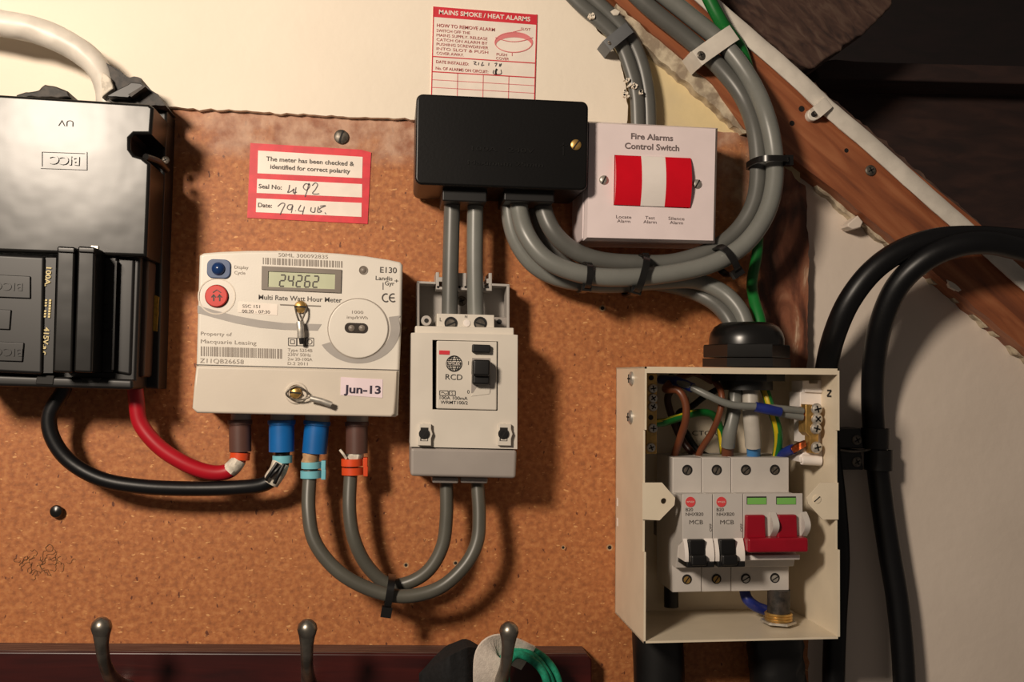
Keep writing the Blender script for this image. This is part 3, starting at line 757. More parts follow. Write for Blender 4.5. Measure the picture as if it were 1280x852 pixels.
# ================================================================== RCD
F = Frame('rcd_unit', 'white RCD unit with black toggle, right of the meter', 'RCD', 579, 480, ((514, 560), (646, 563)), .055)
HR = .055
b = MB().m(grey_pl); b.poly(F, [(521, 352), (637, 356), (637, 420), (521, 418)], 0, .010)
b.build('tray_floor', F)
for nm, pts in (('tray_side', [(521, 352), (524.5, 352), (524.5, 412), (521, 412)]), ('tray_side', [(633.5, 356), (637, 356), (637, 414), (633.5, 414)]),
                ('tray_top', [(521, 351), (545, 352), (545, 355), (521, 354)]), ('tray_top', [(615, 354), (637, 355), (637, 358), (615, 357)])):
    b = MB().m(grey_pl); b.poly(F, pts, .0, .030, .0004); b.build(nm, F)
b = MB().m(grey_pl)
b.poly(F, [(545, 340), (549, 340), (549, 346), (553, 346), (553, 352), (549, 352), (549, 358), (611, 360), (611, 354), (608, 354), (608, 348), (611, 348), (611, 341), (615, 341), (615, 363.5), (545, 361.5)], .0, .030, .0004)
b.poly(F, [(573, 341), (583, 341), (583, 361), (573, 361)], 0, .028, .0004)
for x in (547.5, 574.5, 582, 609.5): hole(b, F, x, 358.5, .0301, 1.6)
b.build('cable_entry', F)
b = MB().m(grey_pl); q = F.p(533, 400.5, .032); rr = mpp(533, 400, .032); b.prism(circle(*q, 6.6*rr, 24), .005, .032, .0006); hole(b, F, 533, 400.5, .0322, 2.8); b.build('screw_boss', F)
b = MB().m(grey_pl2); b.quadbox(F, 618, 396, 633, 414, .0, .024, .0005); hole(b, F, 624, 402, .0241, 3.2); b.build('screw_boss', F)
screw(F, 577, 376, .0102, 6.3, dsteel, 'cross', 20)
b = MB().m(rcd_pl); b.poly(F, [(546, 391.5), (618, 393.5), (618, 425), (546, 425)], .004, .044, .0006)
b.m(ink).text(F, 'L', 551, 399, .044, 4.5); b.text(F, 'N', 582.5, 395.5, .044, 3, off=.02)
b.m(white_bright).lathe((*F.p(583.5, 403.8, .044), .0438), (0, 0, 1), [(4.5*rr, 0), (4.2*rr, .0008), (0, .001)], 16)
o = b.build('terminal_module', F)
tscrew(F, 563.6, 403.8, .0442, 8.2, ang=25, parent=o); tscrew(F, 600.4, 403.8, .0442, 8.2, ang=-15, parent=o)
b = MB().m(rcd_pl)
w0 = HR
outer = [F.p(x, y, w0) for x, y in ((514, 416), (519, 415.5), (642, 418), (647, 418.5), (646.5, 561), (512.8, 558))]
win = [F.p(x, y, w0) for x, y in ((540.5, 424.5), (622.5, 426.5), (622, 513), (540.5, 511.5))]
b.prism(outer, .006, w0, holes=[win[::-1]])
b.poly(F, [(519, 407), (642.5, 409.5), (642.5, 420), (519, 418)], .006, .049, .0008)
b.build('cover', F)
b = MB().m(grey_pl2)   # sloping grey foot of the cover
T_ = [F.p(x, y, .0542) for x, y in ((513, 558), (646.5, 561), (645, 598.5), (513, 595))]
b.prism([F.p(x, y, .0542) for x, y in ((513, 559), (646.5, 562), (645, 598), (513, 595))], .004, .0542, .0022)
b.build('cover_foot', F, label='grey lower end of the cover')
b = MB().m(hole_m); b.poly(F, [(540, 424), (623, 426), (623, 514), (540, 512)], .01, .040); b.build('recess', F)
b = MB().m(rcd_pl); b.poly(F, [(546, 425.5), (621.5, 427), (621, 512.5), (545.5, 510.5)], .03, .0565, .0008); b.build('module_face', F)
h = .0565
b = MB().m(black_mat); b.quadbox(F, 590.5, 430, 613, 441, .05, .0605, .0008); b.build('test_button', F)
b = MB().m(grey_pl2); b.poly(F, [(590, 447), (613, 447.5), (613, 490), (589, 491)], .05, .0567)
b.m(rcd_pl).poly(F, [(598, 481), (613, 481), (612, 492), (589, 495)], .05, .0569); b.build('toggle_recess', F)
b = MB().m(black_mat); b.quadbox(F, 591.5, 449, 612.5, 481, .05, .0640, .0015); b.quadbox(F, 591.5, 449, 612.5, 470, .05, .0680, .0015); b.build('toggle', F, label='black toggle switch')
b = MB().m(red_print); b.quadbox(F, 549, 437.6, 561.8, 443, .05, .0569); b.build('flag', F, label='small red flag')
b = MB().m(ink_blk)
b.text(F, 'RCD', 567.4, 471, h, 6.8, 21, off=.004); b.text(F, '100A 100mA', 567, 497.2, h, 4, 35, off=.004); b.text(F, 'WRMT100/2', 567.6, 502.8, h, 4, 34, off=.004)
b.text(F, 'I', 585.5, 453.5, h, 4.6); b.text(F, '0', 585.3, 489.4, h, 4.4)
for pts in ([(549.5, 488), (560, 488.2), (560, 494), (549.5, 493.8)], [(561.5, 488.2), (569, 488.3), (569, 494.2), (561.5, 494)]):
    for p_, q_ in zip(pts, pts[1:]+pts[:1]): b.line(F, [p_, q_], h, .8)
b.line(F, [(551.5+k*.7, 491-1.2*math.sin(k*.62)) for k in range(11)], h, .7); b.text(F, 'S', 565.2, 491.2, h, 3.6)
b.line(F, [(567.6+9.6*math.cos(R(t)), 454.2+9.6*math.sin(R(t))) for t in range(0, 361, 12)], h, 1.2)
for q_ in (.33, .72):
    b.line(F, [(567.6+9.4*q_*math.cos(R(t)), 454.2+9.4*math.sin(R(t))) for t in range(0, 361, 12)], h, .9)
for yy in (-6.4, -3.8, 3.8, 6.4):
    l = math.sqrt(9.4**2-yy*yy); b.line(F, [(567.6-l, 454.2+yy), (567.6+l, 454.2+yy)], h, .9)
b.m(rcd_pl).quadbox(F, 558.6, 451.4, 576.6, 457.2, .056, h+.0004)
b.m(ink_blk); b.quadbox(F, 559, 451.8, 576.2, 456.8, .056, h+.0006)
b.m(paper).text(F, 'WYLEX', 567.6, 454.3, h+.0006, 3.2, 15, off=.01)
b.build('lettering', F)
for x, xh in ((522.5, 530.3), (622.5, 629.5)):
    b = MB().m(rcd_pl); b.poly(F, [(x+2, 529.5), (x+16.5, 530), (x+16.5, 536), (x+18.5, 542), (x+16.5, 548), (x+16.5, 557), (x, 556.5), (x, 547), (x+1, 540), (x+1.5, 530)], .05, .0585, .0007)
    b.m(hole_m).quadbox(F, xh-4.5, 534, xh+4.5, 551, .05, .0588); b.m(rcd_pl).quadbox(F, xh-3.5, 548, xh+3.8, 550.5, .05, .0589)
    o = b.build('cover_clip', F); tscrew(F, xh, 542, .0589, 6.8, 'cover_screw', black_mat, 60, parent=o)
for x0, x1 in ((540.5, 573), (576, 609.5)):
    b = MB().m(grey_pl2); a = F.p(x0, 596, .045); c = F.p(x1, 604, .045); b.box(a[0], c[0], c[1], a[1], .022, .045, .001); b.build('cable_entry', F)

# ================================================================== BLACK CONNECTOR BLOCK
F = Frame('connector_block', 'black connector box between the smoke alarm label and the RCD', 'junction box', 628, 180, ((522, 117), (735, 127)), .06)
HB = .060
A, C = F.p(520.5, 116.5, HB), F.p(734.5, 238, HB)
b = MB().m(black_box); b.prism(rounded(A[0], C[0], C[1], A[1], .0045, 6), .008, HB, .0016); b.build('cover', F)
b = MB().m(black_mat); b.prism(rounded(A[0]+.003, C[0]-.002, C[1]+.002, A[1]-.003, .004, 6), 0, .012); b.build('base', F)
b = MB().m(black_pl); b.text(F, '100A   240V', 629, 187, HB, 5.5, 78, depth=.0004, lift=0); b.text(F, 'Maximum 25mm', 632, 204.5, HB, 5.5, 94, depth=.0004, lift=0)
b.quadbox(F, 704, 178, 705.3, 194, HB-.001, HB+.0004); b.quadbox(F, 701, 181, 709, 182.2, HB-.001, HB+.0004); b.build('cast_lettering', F)
screw(F, 719.8, 181, HB, 6.6, brass, 'slot', 55, 'brass_screw', .35)
b = MB().m(black_mat); 
for x0, x1 in ((552, 607), (628, 690)):
    a = F.p(x0, 244, .04); c = F.p(x1, 256, .04); b.box(a[0], c[0], c[1], a[1]+.004, .012, .05, .001)
b.build('cable_entry', F)
cable('supply_cable', 'left grey cable running from the black box down into the RCD', 'cable', [(566, 225, .032), (565, 260, .032), (563.5, 320, .032), (562.5, 370, .032), (562, 405, .032)], 20.5, grey_cab2)
cable('supply_cable', 'right grey cable running from the black box down into the RCD', 'cable', [(595, 225, .032), (594, 260, .032), (593.5, 320, .032), (594, 370, .032), (595, 405, .032)], 20.5, grey_cab)

# ================================================================== FIRE ALARM SWITCH
HS = .048
F = Frame('fire_alarm_switch', 'white fire alarms control switch with red, white and red rockers', 'switch', 815, 225, ((735, 152), (895, 160)), HS)
b = MB().m(pinkwhite)
b.prism([F.p(x, y, HS-.008) for x, y in ((730, 155), (893, 163), (889, 302), (728, 299))], 0, HS-.008, .0015); b.build('back_box', F)
b = MB().m(pinkwhite); hol = [F.p(x, y, HS) for x, y in ((768, 193.5), (863.5, 197.5), (861.5, 260.5), (767, 256.5))]
ob = [F.p(x, y, HS-.005) for x, y in ((733, 151.5), (897, 160), (893.5, 304), (730, 300))]; ot = [F.p(x, y, HS) for x, y in ((736.5, 153.5), (894.5, 161), (891.5, 300.5), (734, 296.5))]
b.prism(ob, HS-.009, HS-.005)
n0 = [b._v(*q, HS-.005) for q in ob]; n1 = [b._v(*q, HS) for q in ot]
for i in range(4): b._f((n0[i], n0[(i+1) % 4], n1[(i+1) % 4], n1[i]))
b.prism(ot, HS-.002, HS, holes=[hol]); b.build('front_plate', F)
b = MB().m(hole_m); b.prism(hol, HS-.006, HS-.003); b.build('rocker_well', F)
def rocker(x0, x1, dy, m_, lb):
    t = MB().m(m_); a = F.p(x0+.3, 194.2+dy, HS); c = F.p(x1-.3, 257.3+dy, HS); n = 12; L_, R_, L2, R2 = [], [], [], []
    for i in range(n+1):
        f = i/n; v = a[1]+(c[1]-a[1])*f; wv = HS+.0012+.0036*math.sin(math.pi*min(1, f*1.02))**.8
        L_.append(t._v(a[0], v, wv)); R_.append(t._v(c[0], v, wv)); L2.append(t._v(a[0], v, HS-.004)); R2.append(t._v(c[0], v, HS-.004))
    for i in range(n):
        t._f((L_[i], R_[i], R_[i+1], L_[i+1])); t._f((L_[i], L_[i+1], L2[i+1], L2[i])); t._f((R_[i+1], R_[i], R2[i], R2[i+1]))
    t._f((L_[0], L2[0], R2[0], R_[0])); t._f((R_[n], R2[n], L2[n], L_[n]))
    bmesh.ops.bevel(t.bm, geom=[e for e in t.bm.edges if len(e.link_faces) == 2 and e.calc_face_angle(0) > .6], offset=.0006, segments=2, affect='EDGES')
    t.build('rocker', F, label=lb)
rocker(768.3, 800.3, 0, red_sw, 'red rocker at left'); rocker(800.5, 830.3, 1.2, white_bright, 'white centre rocker'); rocker(830.5, 862.3, 2.4, red_sw, 'red rocker at right')
b = MB().m(mat('brown grey print', (112, 98, 98), .6, var=.05))
b.text(F, 'Fire Alarms', 815, 171.3, HS, 7, 52.5, off=.024); b.text(F, 'Control Switch', 815, 183.6, HS, 7, 68, off=.024)
for x, y, t1, wd in ((779.5, 271, 'Locate', 19), (812.3, 272, 'Test', 12), (845.3, 273, 'Silence', 20)):
    b.text(F, t1, x, y, HS, 3.7, wd, off=.005); b.text(F, 'Alarm', x, y+5.2, HS, 3.7, 16.5, off=.005)
b.build('lettering', F)
screw(F, 754.6, 225, HS, 5.8, steel, 'slot', 65, dome=.5); screw(F, 871, 230, HS, 5.8, steel, 'slot', 60, dome=.5)

# ================================================================== LABELS ON THE WALL
F = Frame('polarity_sticker', 'red bordered sticker above the meter with handwritten seal number and date', 'sticker', 386, 228, ((313, 178.6), (464, 188)), .0008, base=0)
hh = .0008
b = MB().m(red_paper); b.poly(F, [(313, 178.6), (452, 187), (464, 190.5), (459.5, 279.7), (309, 272)], 0, hh); b.build('sheet', F)
b = MB().m(paper)
b.poly(F, [(322.6, 188), (453.3, 196), (452.6, 222.5), (321.8, 216.4)], 0, hh+.0002)
b.poly(F, [(321.5, 223.3), (452.6, 230), (452.4, 246.6), (320.8, 241)], 0, hh+.0002)
b.poly(F, [(320.5, 247.7), (452, 253.5), (451.8, 271), (319.8, 265)], 0, hh+.0002); b.build('panel', F)
b = MB().m(ink); hp = hh+.0002
b.text(F, 'The meter has been checked &', 388, 201.5, hp, 5.4, 110, off=.018); b.text(F, 'identified for correct polarity', 388, 211, hp, 5.4, 100, off=.018)
b.text(F, 'Seal No:', 323.3, 232.5, hp, 5.4, 29, 'l', off=.018); b.text(F, 'Date:', 322.5, 256, hp, 5.4, 17.5, 'l', off=.018); b.build('lettering', F)
b = MB().m(pen)
def stroke(s, pts, F=F, h=hp, wpx=1.1, k=1):
    P = smooth_path([Vector((x, y, 0)) for x, y in pts], 5); s.line(F, [(q.x, q.y) for q in P], h, wpx, .0003)
stroke(b, [(362, 231), (361, 237), (359.5, 240.5), (364, 239), (367.5, 236), (366.5, 241), (371, 240)]); stroke(b, [(370, 234), (368.5, 243)])
stroke(b, [(387, 231), (382, 229.5), (379, 234), (383, 237.5), (387, 233), (386, 229), (384, 238), (381, 246)])
stroke(b, [(390, 232), (394, 228.5), (397, 231), (394, 237), (390.5, 241.5), (395, 242.5), (399, 242)])
stroke(b, [(347, 258), (352, 254), (356, 255), (353, 262), (350, 268)]); stroke(b, [(366, 256), (361, 256), (359, 260), (363, 262), (366, 257), (364, 266)])
stroke(b, [(369, 263), (369.8, 263.5)]); stroke(b, [(376, 256), (373, 263), (379, 264)]); stroke(b, [(380.5, 258), (378, 268)])
stroke(b, [(389, 259), (388.5, 264), (393, 265), (394, 259)]); stroke(b, [(398, 258), (397, 265), (402, 264), (399, 261), (407, 257), (400, 257.5)]); stroke(b, [(406, 265.5), (407.5, 267.5)])
b.build('handwriting', F)

F = Frame('smoke_alarm_label', 'red and white smoke alarm label on the wall above the black box', 'label', 605, 62, ((541.5, 7.6), (670, 18)), .0056, base=.005)
hh = .0056
b = MB().m(paper); b.poly(F, [(541.5, 7.6), (671.5, 18), (668, 150), (537.8, 141)], .005, hh); b.build('sheet', F)
b = MB().m(red_print); hp = hh+.0001
b.poly(F, [(541.7, 8), (671, 18.4), (670.4, 31), (541.3, 21)], .005, hp)
for pts in ([(542, 8), (539, 130)], [(671, 18), (667.6, 138)], [(541, 70.5), (669, 79)], [(540.2, 89.5), (668.5, 97)]): b.line(F, pts, hp, 1.2, .0002)
b.m(pink_print)
for x, dx in ((572, 0), (604, 0), (636, 0)): b.line(F, [(x, 89.5+(x-540)*.06), (x-1, 140)], hp, .9, .0002)
b.line(F, [(540, 99.5), (668, 107)], hp, .7, .0002); b.line(F, [(539.8, 109), (668, 116.5)], hp, .7, .0002)
b.build('ruling', F)
b = MB().m(paper); b.text(F, 'MAINS SMOKE / HEAT ALARMS', 606, 19.6, hp, 5.4, 114, off=.02, lift=.0003); b.build('heading', F, label='white heading on the red bar')
b = MB().m(mat('dull red print', (176, 84, 84), .6, var=.05))
b.text(F, 'HOW TO REMOVE ALARM', 546, 31.5, hp, 4.1, 73, 'l', off=.012)
for i, t_ in enumerate(('SWITCH OFF THE', 'MAINS SUPPLY. RELEASE', 'CATCH ON ALARM BY', 'PUSHING SCREWDRIVER', 'INTO SLOT & PUSH', 'COVER AWAY.')):
    b.text(F, t_, 545.5, 38+i*5.65, hp, 3.5, (42, 64, 64, 65, 65, 34)[i], 'l')
b.text(F, 'SLOT', 657, 36.5, hp, 3, 12); b.text(F, 'PUSH', 627, 68.3, hp, 3.2, 13); b.text(F, 'COVER', 628, 73.3, hp, 3.2, 16)
b.text(F, 'DATE INSTALLED:', 545, 77, hp, 3.6, 41, 'l', off=.01); b.text(F, 'No. OF ALARMS ON CIRCUIT:', 544.5, 85, hp, 3.6, 66, 'l', off=.01); b.build('lettering', F)
b = MB().m(pink_print); ov = [(642+23.5*math.cos(R(t)), 53+12.5*math.sin(R(t))) for t in range(0, 360, 12)]
b.poly(F, [(642+23.5*math.cos(R(t)), 52+11.5*math.sin(R(t))) for t in range(180, 361, 10)]+[(665.5, 57)]+[(642+22*math.cos(R(t)), 56+9.5*math.sin(R(t))) for t in range(0, -181, -10)]+[(618.5, 54)], .005, hp+.0002) 
b.line(F, ov+[ov[0]], hp, 1.0, .0004); b.line(F, [(619+23.5*2*k/16, 47+6.5*math.sin(math.pi*(1-k/16))*.8) for k in range(17)], hp, .8, .0004); b.line(F, [(641, 40), (652, 37.5)], hp, .8)
b.line(F, [(640, 66), (640, 70)], hp, .8); b.build('diagram', F, label='pink drawing of a round alarm')
b = MB().m(pen); stroke(b, [(591.5, 77), (595, 77.5), (592.5, 80), (595.5, 81)], F, hp, .9); stroke(b, [(598.5, 78), (597.5, 81.5)], F, hp, .9); stroke(b, [(603.5, 77.5), (601.5, 82), (605, 81)], F, hp, .9)
stroke(b, [(611, 78.5), (610.5, 82)], F, hp, .9); stroke(b, [(618, 79.5), (621, 79), (619, 83)], F, hp, .9); stroke(b, [(624, 79.5), (625, 83), (626.5, 79.5), (623.5, 83)], F, hp, .9)
b.m(ink_blk); stroke(b, [(621, 86), (619.5, 89.5), (620, 93.5)], F, hp, 2.2); stroke(b, [(617, 87.5), (616.5, 92), (622, 93), (626.5, 92), (626, 87)], F, hp, .8); b.build('handwriting', F)

# small fixings on the board
def wallscrew(name, label, cat, px, py, h0, rpx, m_, kind, ang, lift=.001, F0=None, base=0):
    F = Frame(name, label, cat, px, py, None, base, base=base); o = screw(F, px, py, base+lift, rpx, m_, kind, ang, 'head', .35)
    s = MB().m(m_); s.lathe((0, 0, -.003), (0, 0, 1), [(mpp(px, py)*rpx*.55, 0), (mpp(px, py)*rpx*.55, .003+lift)], 12); s.build('shank', F)
wallscrew('wood_screw', 'dull slotted screw in the board above the red sticker', 'screw', 426.6, 171, 0, 9, dsteel, 'slot', 75)
wallscrew('wood_screw', 'small screw in the diagonal timber near the painted strip clip', 'screw', 1088, 213, 0, 6.5, dsteel, 'cross', 30, base=.008, lift=.0005)
F = Frame('round_nail', 'black round headed nail in the board below the black cable', 'nail', 73, 638, None, 0)
b = MB().m(black_mat); b.lathe((0, 0, -.002), (0, 0, 1), [(.0015, 0), (.0015, .006)], 12); b.build('shank', F)
b = MB().m(black_pl); b.lathe((0, 0, .003), (0, 0, 1), [(.0040, 0), (.0043, .0010), (.0036, .0024), (.002, .0031), (0, .0033)], 20); b.build('head', F)
def bhole(label, px, py, rpx, base=0):  # drill hole drawn as a dark disc that carries the shade
    s = MB().m(hole_m); q = at(px, py, base); k = mpp(px, py, base)*rpx; s.prism(circle(q.x, q.y, k, 12), base-.001, base+.0001)
    s.m(tape_t if base == 0 else hole_m).prism(circle(q.x, q.y, k*1.7, 14), base-.001, base+.00008, holes=[circle(q.x, q.y, k, 12)]); s.build('drill_hole', label=label, cat='hole', group='holes in the board')
for px, py, rp, lb in ((507.5, 706, 2, 'drill hole inside the grey cable loop'), (569.5, 703.5, 2, 'drill hole between the two grey loops at right'), (753, 385, 2.4, 'drill hole below the tied cables'), (704, 684, 1.6, 'drill hole left of the cream enclosure, upper one'), (762, 684, 2.4, 'drill hole touching the left side of the cream enclosure')): bhole(lb, px, py, rp)
bhole('small dark hole in the diagonal timber left of the screw', 1058, 188, 1.6, .008); bhole('dark knot hole in the timber just left of the strip clip', 1002, 136, 2.2, .008); bhole('dark knot hole in the timber below the other knot', 990, 154, 1.9, .008)
# smudged stamp
b = MB().m(mat('faded stamp ink', (122, 80, 46), .8, var=.2, vs=300)); rnd = random.Random(7)
for k in range(34):
    x, y = 24+rnd.random()*62, 692+rnd.random()*28
    if abs(x-55)/34+abs(y-704)/22 > 1.15: continue
    a = rnd.random()*6; pts = [(x, y)]
    for j in range(5): a += rnd.uniform(-1.4, 1.4); pts.append((pts[-1][0]+3*math.cos(a), pts[-1][1]+3*math.sin(a)))
    stroke(b, pts, WF, 0, .65)
stroke(b, [(57, 684), (62, 680), (66, 683), (65, 688), (59, 688), (57, 684)], WF, 0, .9)
b.build('ink_stamp', label='smudged ink stamp on the lower left of the board', cat='stamp')

# ================================================================== CABLES AROUND THE SWITCH
# from the black box: four grey cables
c_mat = grey_cab
cable('grey_cable', 'front grey cable from the black box, curving up to the top as outer of two', 'cable',
      [(650, 225, .034), (649, 262, .036), (659, 295, .042), (684, 325, .046), (725, 342, .048), (770, 347, .048), (830, 343, .048), (885, 331, .049), (925, 310, .050), (952, 278, .050), (966, 240, .048), (968, 195, .044), (958, 145, .040), (938, 100, .028), (905, 56, .020), (860, 18, .018), (810, -22, .018), (740, -80, .018)], 22, grey_cab, n=18)
cable('grey_cable', 'rear grey cable from the black box, curving up to the top as inner of two', 'cable',
      [(679, 225, .03), (678, 255, .031), (690, 287, .034), (714, 311, .034), (750, 325, .034), (800, 329, .034), (845, 327, .035), (890, 312, .036), (922, 288, .037), (942, 255, .038), (948, 215, .036), (944, 165, .032), (929, 123, .024), (902, 87, .019), (864, 52, .017), (811, 9, .017), (765, -35, .017), (700, -90, .017)], 21, grey_cab2, n=18)
cable('grey_cable', 'lowest grey cable from the black box that bends down into the black gland at right', 'cable',
      [(637, 225, .026), (636, 262, .026), (645, 300, .026), (668, 332, .026), (705, 350, .026), (760, 356, .026), (820, 352, .027), (868, 351, .030), (903, 365, .036), (925, 388, .042), (934, 415, .045), (934, 440, .045)], 20, grey_cab, n=18)
cable('grey_cable', 'hidden grey cable behind the others, entering the gland at left', 'cable',
      [(664, 225, .016), (666, 262, .016), (684, 305, .014), (712, 335, .014), (760, 347, .014), (810, 352, .015), (852, 360, .018), (886, 374, .027), (908, 394, .037), (919, 418, .042), (921, 440, .042)], 19, grey_cab2, n=18)
cable('earth_cable', 'green earth cable running down from the top right behind the grey pair to the gland', 'cable',
      [(860, -60, .026), (884, -6, .024), (903, 30, .022), (926, 62, .0135), (940, 110, .012), (947, 180, .0115), (947, 250, .012), (947, 310, .014), (940, 352, .022), (943, 376, .03), (950, 405, .038), (950, 440, .042)], [16, 16, 16, 15, 13, 13, 13, 13, 13, 15, 16], green_cab)
cable('old_cable', 'old dark grey cable with paint splashes, left of the pair clipped at the top', 'cable',
      [(640, -90, .012), (716, -4, .012), (745, 22, .012), (773, 50, .012), (788, 85, .012), (796, 120, .012), (798, 165, .011)], 18, grey_cab2, flat=.7)
cable('old_cable', 'old dark grey cable, right of the pair clipped at the top', 'cable',
      [(660, -90, .009), (736, -8, .009), (765, 20, .009), (787, 46, .009), (802, 80, .009), (810, 120, .009), (812, 165, .008)], 18, grey_cab2, flat=.8)
b = MB().m(paint); rnd = random.Random(3)
for (x, y, n_, sp) in ((739, 18, 5, 3), (785, 98, 5, 4), (789, 107, 8, 6), (784, 117, 6, 4), (801, 115, 4, 2)):
    for k in range(n_):
        cx, cy = x+rnd.uniform(-sp, sp), y+rnd.uniform(-sp, sp); rr = rnd.uniform(1, 2.4)
        b.poly(WF, [(cx+rr*rnd.uniform(.5, 1.2)*math.cos(t*.9), cy+rr*rnd.uniform(.6, 1.4)*math.sin(t*.9)) for t in range(7)], .014, .0172)
b.build('paint_splash', label='flaking white paint splashes on the old grey cables', cat='paint', kind='stuff')
# clips
def clip(name, label, m_, A, B, wpx, h0, h1, foot, sm, base, ears=None):
    """strap from A (foot with screw) over the cables to B"""
    F = Frame(name, label, 'cable clip', *A, None, base, base=base); k = mpp(*A, h1)*wpx/2
    a, c = F.P(*A, h1), F.P(*B, h1); d = (c-a); d.z = 0; L_ = d.length; d.normalize(); n = Vector((-d.y, d.x, 0)); up = Vector((0, 0, 1)); s = MB().m(m_)
    prof = []
    H_ = h1-base
    for f, z in ((0, .002), (.01, H_*.5), (.06, H_*.9), (.2, H_), (.65, H_), (.84, H_*.88), (.95, H_*.45), (1, 0)): prof.append((f, z))
    rows = []
    for f, z in prof:
        q = a+d*(f*L_); q.z = z; rows.append((q+n*k, q-n*k, q-n*k-up*.002, q+n*k-up*.002))
    vs = [[s._v(*q) for q in r_] for r_ in rows]
    for P_, Q_ in zip(vs, vs[1:]):
        for j in range(4): s._f((P_[j], P_[(j+1) % 4], Q_[(j+1) % 4], Q_[j]))
    s._f(vs[0]); s._f(vs[-1]); s.build('strap', F)
    return F
F = clip('cable_clip', 'grey clip holding the two old painted cables at the top', mat('grey metal clip', (104, 106, 108), .5, var=.08), (757, 58), (794, 28), 15, 0, .0215, .02, dsteel, .005)
screw(F, 763, 53, .0205, 3.6, dsteel, 'slot', 20)
b = MB().m(tape_w); b.poly(F, [(763, 14), (769, 10), (776, 14), (773, 19), (767, 19)], .008, .014, .001); b.build('plug_stub', F, label='broken cream plug end')
F = clip('saddle_clip', 'white saddle clip strapping the two grey cables to the timber', white_cab, (869, 74), (929, 32), 21, 0, .0285, .02, dsteel, .008)
b = MB().m(white_cab); b.prism(circle(*F.p(873, 71, .018), .0066, 20), 0, .010, .001); b.build('foot', F); screw(F, 876, 69, .0287, 5, dsteel, 'cross', 20)
# white painted strip down the timber
F = Frame('painted_cable', 'white painted flat cable running down the diagonal timber', 'cable', 1025, 137, None, .008, base=.008)
b = MB().m(white_cab); P0 = [(806, -70), (857, -24), (914, 27), (989, 92), (1035, 135), (1090, 182), (1150, 236), (1205, 284), (1260, 333), (1300, 368), (1420, 475)]
P1 = []
for i, (x, y) in enumerate(P0): P1.append(F.P(x, y, .0125))
b.tube(P1, 10.5*mpp(1000, 120, .01), 14, flat=.36, wob=.05); b.build('strip', F)
F = clip('strip_clip', 'small white clip on the painted cable, in the middle of its length', white_cab, (1020, 141), (1040, 124), 15, 0, .018, .2, dsteel, .008)
b = MB().m(white_cab); b.prism(circle(*F.p(1017, 143, .013), .0045, 16), 0, .005, .001); b.build('foot', F)
b = MB().m(hole_m); b.prism(circle(*F.p(1020, 141, .0172), .002, 16), .004, .0085); b.m(dsteel).prism(circle(*F.p(1020, 141, .0172), .0012, 12), .004, .0088); b.build('nail_head', F)
b = MB().m(paint_r); b.poly(WF, ragged([(1060, 279), (1068, 272), (1073, 269), (1079, 277), (1076, 284), (1066, 286), (1060, 283)], 4, .5), -.008, .004, .001)
b.build('plaster_flake', label='curled flake of white plaster under the timber edge', cat='plaster')
b = MB().m(paint_r); b.poly(WF, ragged([(1184, 349), (1194, 354), (1202, 362), (1199, 364), (1188, 359)], 4, .5), .006, .0095, .0005)
b.build('plaster_dab', label='white dab of paint on the timber below the thick black cables', cat='paint')
tie('black cable tie round the rising grey pair beside the switch', 959, 204, .042, -92, 39, .016, head=(0, -1), wpx=7, headpx=(12, 10))
tie('black cable tie round the grey cables at the bend below right of the switch', 905, 326, .043, -35, 36, .016, head=(0, -1.05), wpx=8, headpx=(14, 10))
tie('black cable tie round the front grey cable, leftmost of the row', 730, 347, .036, 3, 32, .020, head=(0, -.85), wpx=7, headpx=(11, 10))
tie('black cable tie slanting round all grey cables below the switch', 794, 345, .034, 14, 48, .024, head=(0, -.75), wpx=8, headpx=(13, 14))
tie('narrow black cable tie beside the slanting one, on the upper cable', 802, 337, .030, 0, 30, .013, head=(0, 1), wpx=7, headpx=(8, 7))

# ================================================================== CONSUMER UNIT
HU = .081
F = Frame('consumer_unit', 'open cream steel consumer unit enclosure at lower right with its cover removed', 'enclosure', 928, 628, ((808, 457.5), (1050, 460)), HU)
FU = F
a = F.p(806, 458, HU); c = F.p(1050, 798, HU); U0, U1, V1, V0 = a[0], c[0], a[1], c[1]; T = .0013
b = MB().m(steel_case); b.box(U0, U1, V0, V1, 0, .0015); b.build('back_plate', F)
def sidewall(u, nm, sgn):
    s = MB().m(steel_case); y1, y2 = F.p(805, 537, HU)[1], F.p(804, 690, HU)[1]; st = .0035
    prof = [(V0, 0), (V1, 0), (V1, HU), (y1, HU), (y1, HU-st), (y2, HU-st), (y2, HU), (V0, HU)]
    A = [s._v(u, v, w_) for v, w_ in prof]; B = [s._v(u+sgn*T, v, w_) for v, w_ in prof]
    tri = tessellate_polygon([[Vector((v, w_, 0)) for v, w_ in prof]])
    for t in tri: s._f([A[i] for i in t]); s._f([B[i] for i in t])
    for i in range(8): s._f((A[i], A[(i+1) % 8], B[(i+1) % 8], B[i]))
    return s.build(nm, F)
sidewall(U0, 'side_panel', 1); sidewall(U1, 'side_panel', -1)
b = MB().m(steel_case); b.box(U0, U1, V1-T, V1, 0, HU); b.box(U0+T, U1-T, V1-.004, V1-T, HU-.0012, HU); b.build('top_panel', F)
b = MB().m(steel_case); b.box(U0, U1, V0, V0+T, 0, HU); b.build('bottom_panel', F)
b = MB().m(steel_case); pt = [(803, 603), (827.6, 603), (844, 622), (843, 631), (824.5, 650), (803, 649)]
hl = circle(*F.p(829.7, 626, HU-.002), .0019, 14)
b.poly(F, pt, HU-.0035, HU-.002, holes=[hl]); b.build('fixing_tab', F)
b = MB().m(steel_case); pt = [(1048, 603), (1026, 603), (1009, 622), (1010, 629), (1028.5, 649), (1048, 649)]
